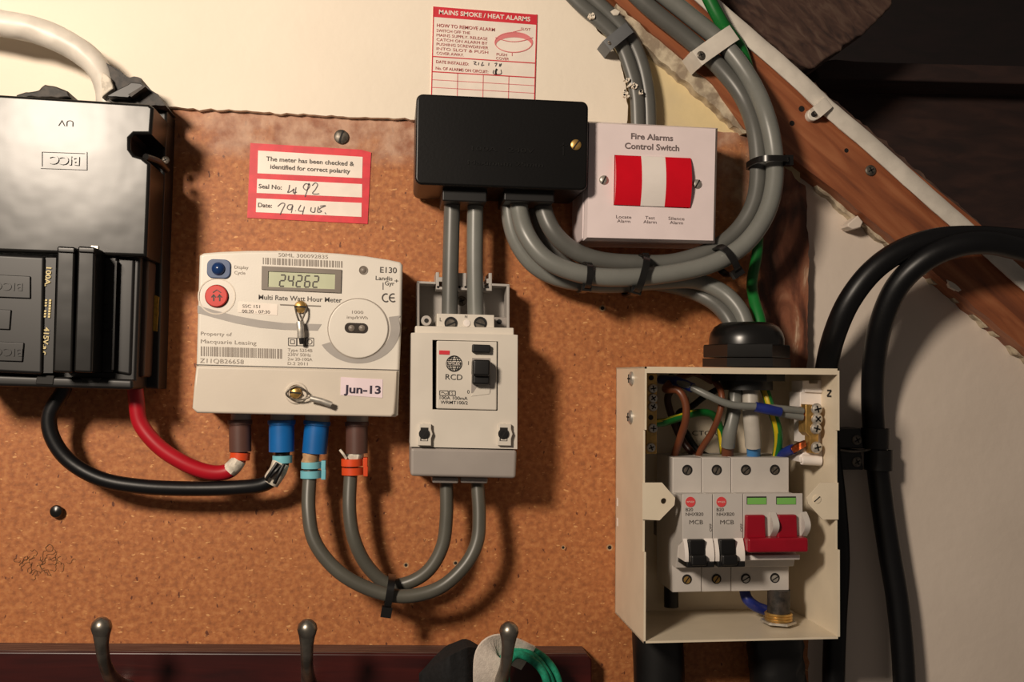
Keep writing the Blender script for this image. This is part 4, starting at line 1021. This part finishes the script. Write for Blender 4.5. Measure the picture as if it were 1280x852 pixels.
b.poly(F, pt, HU-.0035, HU-.002); o = b.build('fixing_tab', F); screw(F, 1021, 623.5, HU-.002, 5, steel_case, 'slot', 40, dome=.2, parent=o)
# screws through the left side
for (x, y) in ((790, 473), (789, 521)):
    # point on the outer face of the left side: solve the height where the ray meets u = U0
    lo, hi = 0, HU
    for _ in range(30):
        mid = (lo+hi)/2
        if F.p(x, y, mid)[0] > U0: lo = mid
        else: hi = mid
    hmid = (lo+hi)/2; u, v = F.p(x, y, hmid)
    s = MB().m(steel); s.lathe((U0, v, hmid), (-1, 0, 0), [(.0048, 0), (.0045, .0012), (.0024, .0022), (0, .0024)], 18)
    s.m(hole_m); s.box(U0-.0026, U0-.001, v-.0028, v+.0028, hmid-.0005, hmid+.0005); s.box(U0-.0026, U0-.001, v-.0005, v+.0005, hmid-.0028, hmid+.0028); s.build('side_screw', F)
for y in (627, 652):
    lo, hi = 0, HU
    for _ in range(30):
        mid = (lo+hi)/2
        if F.p(771.8, y, mid)[0] > U0: lo = mid
        else: hi = mid
    u, v = F.p(771.8, y, lo); s = MB().m(white_bright); s.box(U0-.0004, U0+.0005, v-.0028, v+.0028, lo-.001, lo+.001); s.build('vent_slot', F)
b = MB().m(ink_blk); b.text(F, 'FACTORY', 878, 541, .0016, 5.5, 52); b.build('lettering', F, label='faint printed word on the back plate')
# N mark on the right side panel (turned sideways)
s = MB().m(ink_blk); lo = .069; u, v = F.p(1040, 491.5, lo)
k = .0019
Z = [((-k, k), (k, k)), ((k, k), (-k, -k)), ((-k, -k), (k, -k))]
for (w1, v1), (w2, v2) in Z:
    d = Vector((w2-w1, v2-v1)).normalized(); n = Vector((-d.y, d.x))*.0006
    s._f([s._v(U1-T-.0002, v+vv, lo+ww*1.7) for ww, vv in ((w1+n.x, v1+n.y), (w1-n.x, v1-n.y), (w2-n.x, v2-n.y), (w2+n.x, v2+n.y))])
s.build('neutral_mark', F, label='black N printed sideways')
# gland (thing > parts)
gu = F.p(933, 430, .045)[0]; gw = .045; gk = mpp(933, 430, .045)
F3 = Frame('cable_gland', 'large black cable gland on top of the cream enclosure', 'cable gland', 933, 456, ((808, 457.5), (1050, 460)), .045, base=.045)
vt = lambda y: F3.p(933, y, .045)[1]
b = MB().m(black_pl); up_ = (0, 1, 0); z0 = vt(431)
R1 = 44.5*gk
b.lathe((0, z0, 0), up_, [(R1, 0), (R1*1.0, .004), (R1*.96, .008), (R1*.86, .012), (R1*.7, .0145), (R1*.56, .0152), (R1*.52, .012)], 36, cap=True); b.build('dome', F3)
b = MB().m(black_pl); b.lathe((0, vt(447), 0), up_, [(50.5*gk, 0), (51*gk, .001), (51*gk, vt(431)-vt(447)-.001), (50*gk, vt(431)-vt(447))], 6, rot=R(30)); b.build('hex_nut', F3)
b = MB().m(black_pl); b.lathe((0, vt(458.5), 0), up_, [(52*gk, 0), (52*gk, vt(448)-vt(458.5))], 6, rot=R(30)); b.build('flange', F3)
b = MB().m(black_mat); b.lathe((0, vt(476), 0), up_, [(46*gk, 0), (46*gk, vt(461)-vt(476))], 8, rot=R(10)); b.lathe((0, vt(487), 0), up_, [(31*gk, 0), (31*gk, vt(475)-vt(487))], 30); b.build('lock_nut', F3)

# circuit breakers on their rail
b = MB().m(dsteel); b.poly(FU, [(822, 634), (1010, 636), (1010, 672), (822, 670)], .0015, .012); b.build('mounting_rail', FU, label='steel rail behind the breakers')
ML = F.p(840.5, 590, .052)[0]; MR = F.p(986.5, 590, .052)[0]; PW = (MR-ML)/4
tv0, tv1 = F.p(900, 613, .052)[1], F.p(900, 571.5, .052)[1]
mv0, mv1 = F.p(900, 676, .075)[1], F.p(900, 616.5, .075)[1]
bv0, bv1 = F.p(900, 739, .052)[1], F.p(900, 704, .052)[1]
bcen = F.p(900, 723, .052)[1]; tcen = F.p(900, 587, .052)[1]
def lathe_well(s, u, v, w_, r, ang, m_=dsteel):  # black disc paints the shade of the well round a screw head
    s.m(hole_m).prism(circle(u, v, r, 18), w_-.0005, w_+.0003); s.m(m_).prism(circle(u, v-r*.1, r*.7, 14), w_, w_+.0006)
    s.m(hole_m); c_, n_ = math.cos(R(ang)), math.sin(R(ang)); l, q = r*.68, r*.1
    s.prism([(u+c_*l-n_*q, v-r*.1+n_*l+c_*q), (u-c_*l-n_*q, v-r*.1-n_*l+c_*q), (u-c_*l+n_*q, v-r*.1-n_*l-c_*q), (u+c_*l+n_*q, v-r*.1+n_*l-c_*q)], w_, w_+.0008)
class Local:
    pass
def module(name, label, cat, i0, n):
    e = bpy.data.objects.new(name, None); COL.objects.link(e); tagit(e, label, cat, 'devices on the rail')
    ux = ML+PW*i0
    e.parent = None
    e.matrix_world = FU.obj.matrix_basis @ Matrix.Translation((ux, -.012, (tv1+bv0)/2))
    return e, ux, (tv1+bv0)/2
def put(s, e, ux, vc, nm, label=None):
    bmesh.ops.translate(s.bm, verts=s.bm.verts, vec=(-ux, .012, -vc)); return s.build(nm, None, label, parent=e)
def body_of(e, ux, vc, wd, m_, midw=.075):
    s = MB().m(m_); g = .00015
    prof = [(bv0, .012), (bv0, .052), (bv1-.001, .052), (bv1-.001, .060), (mv0-.004, .0655), (mv0, .0735), (mv0, midw), (mv1, midw), (tv0-.001, midw-.004), (tv0-.001, .052), (tv1, .052), (tv1, .012)]
    A = [s._v(ux+g, v, w_) for v, w_ in prof]; B = [s._v(ux+wd-g, v, w_) for v, w_ in prof]
    tri = tessellate_polygon([[Vector((v, w_, 0)) for v, w_ in prof]]); n = len(prof)
    for t in tri: s._f([A[i] for i in t]); s._f([B[i] for i in t])
    for i in range(n): s._f((A[i], A[(i+1) % n], B[(i+1) % n], B[i]))
    bmesh.ops.recalc_face_normals(s.bm, faces=s.bm.faces)
    bmesh.ops.bevel(s.bm, geom=[q for q in s.bm.edges if len(q.link_faces) == 2 and q.calc_face_angle(0) > .5], offset=.0004, segments=1, affect='EDGES')
    put(s, e, ux, vc, 'body')
class UF:  # print helper frame (same axes as the enclosure)
    base = 0
    def p(s, px, py, h): return FU.p(px, py, h)
UFF = UF()
ink_red = mat('red round logo', (214, 70, 72), .5, var=.05)
for i, lb in enumerate(('left grey circuit breaker with a black toggle, marked MCB', 'second grey circuit breaker with a black toggle, beside the red switch')):
    e, ux, vc = module('circuit_breaker', lb, 'circuit breaker', i, 1); body_of(e, ux, vc, PW, grey_in)
    pxl = 854+i*38.6
    s = MB(); lathe_well(s, ux+PW/2, tcen, .052, .0035, 65); put(s, e, ux, vc, 'terminal_screw')
    s = MB(); lathe_well(s, ux+PW/2, bcen, .052, .0033, 55, brass); put(s, e, ux, vc, 'terminal_screw')
    s = MB().m(ink_red); q = FU.p(pxl+9, 627, .075); s.prism(circle(*q, 6.2*mpp(880, 627, .075), 20), .0745, .0753); s.m(paper).text(UFF, 'WYLEX', pxl+9, 627, .0754, 2, 9.5, lift=.0001); put(s, e, ux, vc, 'logo', 'red round logo')
    s = MB().m(ink); s.text(UFF, 'B20', pxl+3, 636.5, .075, 3.8, 9, 'l', off=.005); s.text(UFF, 'NHXB20', pxl+3, 642.3, .075, 3.8, 22, 'l', off=.005); s.text(UFF, 'MCB', pxl+16, 652.2, .075, 5, 17)
    s.text(UFF, 'OFF', pxl+34, 659, .075, 2.8, 9.5, rot=90); put(s, e, ux, vc, 'lettering')
    s = MB().m(white_bright)
    sk0, sk1 = FU.p(0, 707, .078)[1], FU.p(0, 674, .078)[1]
    for a0, a1 in ((.0006, .0030), (.0143, PW-.0003)):
        # skirt fins that curve down beside the toggle
        n_ = 8; L_ = []; Q_ = []; L2 = []; Q2 = []
        y0, y1 = FU.p(880, 701, .078)[1], FU.p(880, 673, .076)[1]
        for j in range(n_+1):
            f = j/n_; v = y1+(y0-y1)*f; wv = .0752+.0042*math.sin(math.pi*.62*f)
            L_.append(s._v(ux+a0, v, wv)); Q_.append(s._v(ux+a1, v, wv)); L2.append(s._v(ux+a0, v, .058)); Q2.append(s._v(ux+a1, v, .058))
        for j in range(n_):
            s._f((L_[j], Q_[j], Q_[j+1], L_[j+1])); s._f((L_[j], L_[j+1], L2[j+1], L2[j])); s._f((Q_[j], Q2[j], Q2[j+1], Q_[j+1]))
        s._f((L_[n_], Q_[n_], Q2[n_], L2[n_])); s._f((L_[0], L2[0], Q2[0], Q_[0]))
    put(s, e, ux, vc, 'toggle_guard')
    s = MB().m(black_mat); y0, y1 = FU.p(880, 707, .082)[1], FU.p(880, 674, .078)[1]
    s.box(ux+.0034, ux+.0139, y0+.002, y1, .06, .0795, .001); s.box(ux+.0034, ux+.0139, y0, y0+.007, .06, .0835, .0015)
    s.box(ux+.0012, ux+PW-.0008, y0-.0012, y0+.0022, .058, .0812, .0006); put(s, e, ux, vc, 'toggle', 'black toggle, down')
e, ux, vc = module('isolator_switch', 'double pole main switch with wide red toggle and two green windows', 'switch', 2, 2); body_of(e, ux, vc, PW*2, grey_in)
for k in range(2):
    s = MB(); lathe_well(s, ux+PW*(k+.5), tcen, .052, .0035, 40); put(s, e, ux, vc, 'terminal_screw')
    s = MB(); lathe_well(s, ux+PW*(k+.5), bcen, .052, .0033, 30, steel); put(s, e, ux, vc, 'terminal_screw')
    s = MB().m(ink_blk); x0 = 933.5+k*36.8; s.quadbox(UFF, x0, 620.3, x0+24.5, 630, .07, .0753); s.m(green_w).quadbox(UFF, x0+.8, 622, x0+24.5, 630, .07, .0755); put(s, e, ux, vc, 'indicator_window', 'green window')
    s = MB().m(grey_in); ua, ub = ux+PW*(k+1)-.0026+(.001 if k else 0), ux+PW*(k+1)+.0005+(.0018 if k else .0010); n_ = 8; y1, y0 = FU.p(960, 640, .076)[1], FU.p(960, 672, .08)[1]
    poly = []
    for j in range(n_+1):
        f = j/n_; poly.append((y1+(y0-y1)*f, .0752+.0065*math.sin(math.pi*f)))
    A = [s._v(ua, v, w_) for v, w_ in poly]; B = [s._v(ub, v, w_) for v, w_ in poly]; A2 = [s._v(ua, v, .065) for v, w_ in poly]; B2 = [s._v(ub, v, .065) for v, w_ in poly]
    for j in range(n_): s._f((A[j], B[j], B[j+1], A[j+1])); s._f((A[j], A[j+1], A2[j+1], A2[j])); s._f((B[j], B2[j], B2[j+1], B[j+1]))
    put(s, e, ux, vc, 'toggle_guard')
s = MB().m(red_tg); y1, ym, y0 = FU.p(960, 643, .0765)[1], FU.p(960, 672, .082)[1], FU.p(960, 691, .084)[1]
for k in range(2):
    a0 = ux+PW*k+.0006+(.001 if k else 0); s.prism([(a0, ym-.002), (a0+.0136, ym-.002), (a0+.0130, y1), (a0+.0004, y1)], .066, .0785, .001)
s.box(ux+.0002, ux+2*PW+.0002, y0, ym, .064, .0835, .0016); put(s, e, ux, vc, 'toggle', 'joined red toggle')
s = MB().m(white_bright); y = FU.p(960, 697, .07)[1]; s.box(ux+.0008, ux+2*PW-.001, y-.001, y+.0022, .05, .0722, .0004); put(s, e, ux, vc, 'lower_ledge')

# earth bar
F3 = Frame('earth_terminal_bar', 'brass earth terminal bar with screws down the left inside of the enclosure', 'terminal bar', 814, 515, ((808, 457.5), (1050, 460)), .0, base=.0)
hb = .06
b = MB().m(brass); a = F3.p(808, 463.5, hb); c = F3.p(821, 567, hb); b.box(a[0], c[0], c[1], a[1], hb-.009, hb, .0005)
hole(b, F3, 814, 472, hb, 3.2); hole(b, F3, 813.5, 521.5, hb, 3.2); b.build('bar', F3)
b = MB().m(white_pl); b.box(a[0]-.0015, a[0]+.006, c[1], a[1], hb-.016, hb-.009); b.build('carrier', F3)
for i, (x, y) in enumerate(((816, 485.3), (816, 497.5), (816, 508), (816, 535), (813.5, 559))): screw(F3, x, y, hb+.0008, 5.8, steel, 'cross', 10+i*25, 'terminal_screw', .6)
# neutral bar
F3 = Frame('neutral_terminal_bar', 'neutral terminal bar on a white plastic carrier at the right inside of the enclosure', 'terminal bar', 1016, 530, ((808, 457.5), (1050, 460)), .05, base=.05)
B0 = .05
b = MB().m(white_bright)
b.poly(F3, [(1003, 476), (1011, 475), (1012, 479), (1022, 479), (1023, 475), (1033.5, 476), (1033.5, 553), (1006, 553), (1006, 509), (1000, 508), (1000, 490), (1003, 489)], B0-.012, .056, .0006)
b.poly(F3, [(1006, 486), (1028, 487), (1028, 491), (1006, 490)], .05, .058, .0005)
b.poly(F3, [(1004, 560), (1033, 558), (1034, 583), (1028, 583), (1026, 579), (1000, 577), (999, 570), (1004, 566)], B0-.012, .058, .0006)
b.lathe(F3.P(1002, 574, .058), (1, -.05, 0), [(.0034, 0), (.0036, .0004), (.0036, .013)], 14); b.lathe(F3.P(1001.5, 574, .058), (1, -.05, 0), [(.0018, -.0006), (.0018, .0004)], 12)
b.build('carrier', F3)
b = MB().m(brass); b.poly(F3, [(1007, 505), (1024, 506), (1023, 567), (1012, 566), (1012, 545), (1007, 540)], .052, .0635, .0006); b.build('bar', F3)
for i, (x, y) in enumerate(((1020.6, 511), (1021, 523.3), (1019.6, 535.3), (1020.5, 558.8))): screw(F3, x, y, .0645, 7, steel, 'cross', 15+i*30, 'terminal_screw', .6)
b = MB().m(copper)
for k in range(5): b.tube([at(999+k*.3, 511+k*2.8, .06), at(1004, 511.5+k*2.6, .0615), at(1010, 512+k*2.6, .062)], .0007, 7)
bmesh.ops.translate(b.bm, verts=b.bm.verts, vec=-Vector(F3.obj.location)); b.build('bare_strands', F3)

# ---- wires in the enclosure (h of centre line)
def wire(name, label, pts, wpx, m_, parts=(), stripe=None):
    root = bpy.data.objects.new(name, None); COL.objects.link(root); p0 = at(*pts[0]); root.location = (p0.x, -p0.z, p0.y); tagit(root, label, 'wire')
    k = mpp(*pts[len(pts)//2]); r = wpx*k/2
    def fin(s, nm, lb=None):
        bmesh.ops.translate(s.bm, verts=s.bm.verts, vec=-Vector(root.location)); s.build(nm, None, lb, parent=root)
    s = MB().m(m_); s.tube([at(*p) for p in pts], r, 12); fin(s, 'insulation')
    if stripe:
        P = smooth_path([at(*p) for p in pts], 8); s = MB().m(stripe); s.tube([q+Vector((-r*.45, r*.25, r*.42)) for q in P], r*.62, 8, smooth=False); fin(s, 'stripe', 'yellow stripe')
    for nm, pp, wd, mm in parts:
        s = MB().m(mm); s.tube([at(*q) for q in pp], wd*k/2, 12); fin(s, nm)
wire('neutral_wire', 'upper grey wire with blue sleeves crossing the enclosure to the neutral bar', [(838, 470, .04), (850, 478, .05), (864, 483.5, .056), (887, 495, .062), (914, 505.5, .065), (946, 508, .066), (975, 510.5, .065), (1003, 513.5, .062)], 9, grey_cab,
     [('blue_sleeve', [(826, 474, .03), (845, 476, .046), (866, 484.5, .056)], 12, blue_w), ('blue_sleeve', [(944, 508.3, .0655), (960, 511.5, .0665), (975, 514.5, .0655)], 12.5, blue_w)])
wire('neutral_wire', 'lower grey wire ending in the second neutral screw', [(944, 508.3, .063), (960, 512.5, .064), (978, 517, .063), (1003, 521.5, .062)], 8.5, grey_cab)
wire('live_wire', 'brown wire arching at the left and dropping into the first breaker', [(890, 476, .018), (868, 466, .024), (843, 475, .04), (832, 486, .048), (848, 488, .056), (857, 504, .058), (857, 525, .056), (851, 545, .048), (842, 572, .036)], 9.5, brown_w)
wire('live_wire', 'brown wire from the gland curving down into the second breaker', [(880, 466, .03), (893, 476, .045), (902, 492, .055), (900, 515, .056), (890, 540, .05), (876, 562, .04), (872, 575, .034)], 8, brown_w)
wire('live_wire', 'dark brown wire deep behind the arching one', [(846, 480, .02), (835, 495, .018), (838, 515, .018), (850, 545, .02), (862, 562, .024), (872, 572, .03)], 9, mat('dark brown wire', (66, 36, 26), .4))
wire('live_wire', 'black looped wire deep in the enclosure behind the brown wires', [(900, 485, .018), (880, 496, .016), (862, 510, .015), (848, 520, .014), (870, 560, .014), (888, 572, .02)], 8, black_rub)
wire('earth_wire', 'green and yellow wire from the earth bar across the back of the enclosure', [(818, 529, .054), (832, 527, .052), (849, 522, .046), (870, 516, .04), (888, 517, .034), (897, 527, .028), (902, 545, .024), (905, 570, .022)], 9.5, green_cab, stripe=yellow_w)
wire('earth_wire', 'green and yellow wire from the gland dropping behind the main switch', [(952, 478, .045), (957, 490, .048), (963, 508, .05), (971, 532, .05), (973, 552, .046), (970, 575, .036)], 11, green_cab, stripe=yellow_w)
wire('incoming_cable', 'grey sheathed cable under the gland with brown core entering the main switch', [(921, 470, .044), (919, 492, .046), (917, 515, .048), (912, 540, .048), (910, 558, .045)], 17, grey_cab, [('brown_core', [(910, 554, .045), (909.5, 562, .042), (909, 575, .036)], 14.5, brown_w)])
wire('incoming_cable', 'white sheathed cable under the gland with light blue core entering the main switch', [(937, 470, .046), (938, 492, .05), (939, 520, .052), (941, 545, .05), (941.5, 558, .048)], 20, mat('off white sheath', (186, 180, 170), .45), [('blue_core', [(941.5, 554, .048), (942, 563, .044), (942, 576, .036)], 16.5, blue_lt)])
wire('neutral_wire', 'dark blue wire with bare copper strands feeding the neutral bar', [(968, 578, .034), (978, 568, .044), (986, 563, .052), (992, 561, .056)], 12, blue_w,
     [('bare_copper', [(991, 561.5, .0555), (998, 557, .0585), (1007, 553.5, .061)], 8, copper)])
b = MB().m(copper)
for k in range(6): b.tube([at(992, 558+k*1.5, .058), at(999, 554.5+k*1.4, .062), at(1007, 551+k*1.2, .063)], .0005, 6)
b.build('copper_strands', label='frayed bare copper strands at the end of the dark blue wire', cat='wire')
# lower inside: blue wire and brass gland
wire('neutral_wire', 'dark blue wire in shadow under the main switch', [(930, 735, .03), (934, 748, .036), (944, 757, .036), (956, 762, .034)], 13, blue_w)
F3 = Frame('brass_gland', 'brass hexagonal gland on the floor of the enclosure under the breakers', 'cable gland', 973, 772, None, .05, base=.05)
k = mpp(973, 772, .05); b = MB().m(steel); b.lathe((0, -.003, 0), (0, 1, 0), [(.0118, 0), (.0118, .0015)], 6, rot=.4); b.build('washer', F3)
b = MB().m(brass)
prof = [(.0088, 0)]
for i in range(3): prof += [(.0094, .0008+i*.0018), (.0087, .0017+i*.0018)]
b.lathe((0, -.0015, 0), (0, 1, 0), prof, 24); b.build('thread', F3)
b = MB().m(dark_tar); b.lathe((0, .003, 0), (0, 1, 0), [(.0075, 0), (.0075, .016)], 24); b.build('cable_end', F3)
wire('lower_cable', 'black cable in the lower left corner of the enclosure behind the breakers', [(842, 650, .012), (840, 700, .012), (839, 735, .012), (839, 758, .012)], 18, black_rub)

# ================================================================== THICK BLACK CABLES AT THE RIGHT
cable('armoured_cable', 'outer thick black cable arching from the right edge down behind the enclosure', 'cable',
      [(1420, 330, .05), (1330, 308, .05), (1265, 299, .05), (1210, 296, .05), (1165, 300, .05), (1125, 314, .048), (1090, 339, .044), (1062, 375, .038), (1044, 415, .028), (1034, 455, .012), (1030, 500, .006), (1036, 560, .006), (1044, 630, .006), (1048, 700, .006), (1044, 780, .006), (1042, 860, .006), (1045, 960, .006)], 27, black_rub, n=20)
cable('armoured_cable', 'inner thick black cable arching from the right edge and hanging down over the white wall', 'cable',
      [(1420, 352, .06), (1330, 326, .062), (1275, 311, .063), (1235, 303, .063), (1195, 307, .06), (1155, 325, .054), (1122, 357, .044), (1102, 402, .032), (1093, 450, .018), (1091, 505, .006), (1095, 560, .004), (1103, 630, .004), (1112, 690, .004), (1122, 750, .004), (1129, 820, .004), (1131, 880, .004), (1130, 960, .004)], 27, black_rub, n=20)
cable('armoured_cable', 'thick black cable leaving the bottom of the enclosure at its left', 'cable', [(822, 784, .022), (822, 800, .022), (824, 850, .022), (826, 960, .022)], 62, black_mat, n=20)
cable('armoured_cable', 'thick ragged black cable leaving the bottom of the enclosure at its right', 'cable', [(967, 784, .024), (968, 800, .024), (972, 850, .024), (974, 960, .024)], 66, black_mat, n=20, wob=.12)
F = Frame('cable_cleat', 'black double cable cleat with two screws beside the enclosure', 'cable clip', 1078, 563, None, -.011, base=-.011)
for y0, y1, yy in ((535, 560, 549.5), (562, 587, 577)):
    b = MB().m(black_mat); b.poly(F, [(1044, y0+1), (1076, y0), (1080, y1), (1044, y1)], -.011, .008, .001); b.build('foot', F)
    P_, Q_ = at(1096, y0, 0), at(1098, y1, 0)
    b = MB().m(black_mat); ang = []
    c0 = F.P(1094 if y0 < 550 else 1098, (y0+y1)/2, .004); r1 = 14.5*mpp(1094, 550); hl = (at(1094, y0)-at(1094, y1)).length/2
    b.lathe(c0-Vector((0, hl, 0)), (0, 1, 0), [(r1*.98, 0), (r1*1.14, 0), (r1*1.14, 2*hl), (r1*.98, 2*hl)], 28, cap=False); b.build('ring', F)
    screw(F, 1071, yy, .008, 6, dsteel, 'cross', 30)
b = MB().m(dsteel); b.tube([F.P(1050, 562, .009), F.P(1066, 564, .010), F.P(1080, 563, .010), F.P(1088, 561, .009)], .0009, 8); b.build('wire_loop', F)

# ================================================================== COAT RACK
F = Frame('coat_rack', 'dark red stained wooden coat rack board with three metal hooks at the bottom', 'coat rack', 370, 850, ((0, 815), (730, 819)), .02)
b = MB().m(rackwood); b.prism([F.p(x, y, .02) for x, y in ((-260, 813), (734, 818), (740, 824), (742, 990), (-260, 990))], 0, .02, .0015); b.build('board', F)
b = MB().m(rackedge); q0, q1 = F.p(-260, 813, .02), F.p(734, 818, .02); b.prism([(q0[0], q0[1]-.0001), (q1[0], q1[1]-.0001), (q1[0], q1[1]+.0006), (q0[0], q0[1]+.0006)], .0005, .0185); b.build('scuffed_top', F, label='worn paler top edge')
def hook(px, py, bx, by):
    s = MB().m(nickel); tip = F.P(px, py, .085)
    base = Vector((tip.x, F.P(px, 880, .03).y, .02))
    k = 1
    P_ = [base+Vector((0, .004, 0)), base+Vector((0, .0015, .012)), base+Vector((0, .003, .026)), Vector((tip.x, tip.y-.022, .060)), Vector((tip.x, tip.y-.010, .065)), Vector((tip.x, tip.y, .067))]
    P2 = [Vector((tip.x, tip.y-.056, .020)), Vector((tip.x, tip.y-.048, .036)), Vector((tip.x, tip.y-.035, .058)), Vector((tip.x, tip.y-.022, .074)), Vector((tip.x, tip.y-.008, .083)), Vector((tip.x, tip.y, .085))]
    s.tube(P2, [.0085, .0060, .0044, .0036, .0040, .0052], 18)
    s.lathe(P2[-1], (P2[-1]-P2[-2]), [(.0052, -.001), (.0060, .0022), (.0054, .005), (.0034, .0072), (0, .0082)], 20)
    s.lathe((tip.x, tip.y-.060, .0195), (0, 0, 1), [(.012, 0), (.012, .0012), (.009, .004), (.006, .006)], 24)
    s.build('coat_hook', F)
hook(127, 788, 0, 0); hook(384, 790, 0, 0); hook(636, 793, 0, 0)
# things on the right hook
F = Frame('hanging_lanyard', 'white band with a green cord hanging on the right hook over black cloth', 'lanyard', 630, 850, None, .03, base=.03)
b = MB().m(cloth_w); 
def ribbon(s, pts, wd, th=.001, twist=None):
    P_ = smooth_path([F.P(*p) for p in pts], 6); n = len(P_); rows = []
    for i, q in enumerate(P_):
        d = (P_[min(i+1, n-1)]-P_[max(i-1, 0)]).normalized(); sd = d.cross(Vector((0, 0, 1))); sd.normalize(); sd = (sd+Vector((0, 0, .25))).normalized(); nn = d.cross(sd)
        rows.append([s._v(*(q+sd*wd+nn*th)), s._v(*(q-sd*wd+nn*th)), s._v(*(q-sd*wd-nn*th)), s._v(*(q+sd*wd-nn*th))])
    for A, B in zip(rows, rows[1:]):
        for j in range(4): s._f((A[j], A[(j+1) % 4], B[(j+1) % 4], B[j]))
    s._f(rows[0]); s._f(rows[-1])
ribbon(b, [(660, 822, .045), (640, 813, .050), (622, 809, .054), (611, 818, .058), (609, 845, .058), (611, 880, .052), (612, 930, .045)], .0092); b.build('white_band', F)
b = MB().m(cloth_g)
for pts in ([(630, 880, .05), (626, 850, .052), (628, 825, .054), (640, 812, .05), (660, 816, .048), (678, 832, .05), (690, 856, .05), (694, 900, .05)],
            [(640, 884, .054), (633, 855, .056), (634, 830, .058), (646, 818, .054), (664, 824, .052), (680, 842, .054), (686, 870, .052), (688, 910, .05)],
            [(622, 905, .046), (630, 840, .05), (643, 808, .046), (664, 812, .043), (684, 826, .045), (697, 848, .046), (704, 890, .045)]):
    b.tube([F.P(*p) for p in pts], .0026, 10)
b.build('green_cord', F)
b = MB().m(cloth_b)
T_ = []
nx, ny = 16, 10
for j in range(ny+1):
    row = []
    for i in range(nx+1):
        fx, fy = i/nx, j/ny; x = 524+fx*90; y = 808+18*abs(fx-.72)**1.3*3+fy*150
        hh_ = .026+.022*math.sin(math.pi*min(1, fx*1.05))+.006*noise.noise(Vector((fx*5, fy*3, 1)))
        row.append(b._v(*F.P(x+3*noise.noise(Vector((fx*3, fy*4, 5))), y, hh_)))
    T_.append(row)
for j in range(ny):
    for i in range(nx): b._f((T_[j][i], T_[j][i+1], T_[j+1][i+1], T_[j+1][i]))
bk = [[None]*(nx+1) for _ in range(2)]
bb = [b._v(v.co.x, v.co.z, .022-F.base) for v in T_[0]]; bc = [b._v(v.co.x, v.co.z, .022-F.base) for v in T_[ny]]
for i in range(nx): b._f((T_[0][i], bb[i], bb[i+1], T_[0][i+1])); b._f((T_[ny][i], T_[ny][i+1], bc[i+1], bc[i])); b._f((bb[i], bc[i], bc[i+1], bb[i+1]))
l0 = [T_[j][0] for j in range(ny+1)]; l1 = [T_[j][nx] for j in range(ny+1)]
b._f(l0+[bc[0], bb[0]]); b._f(l1+[bc[nx], bb[nx]])
b.build('black_cloth', F, ang=60)
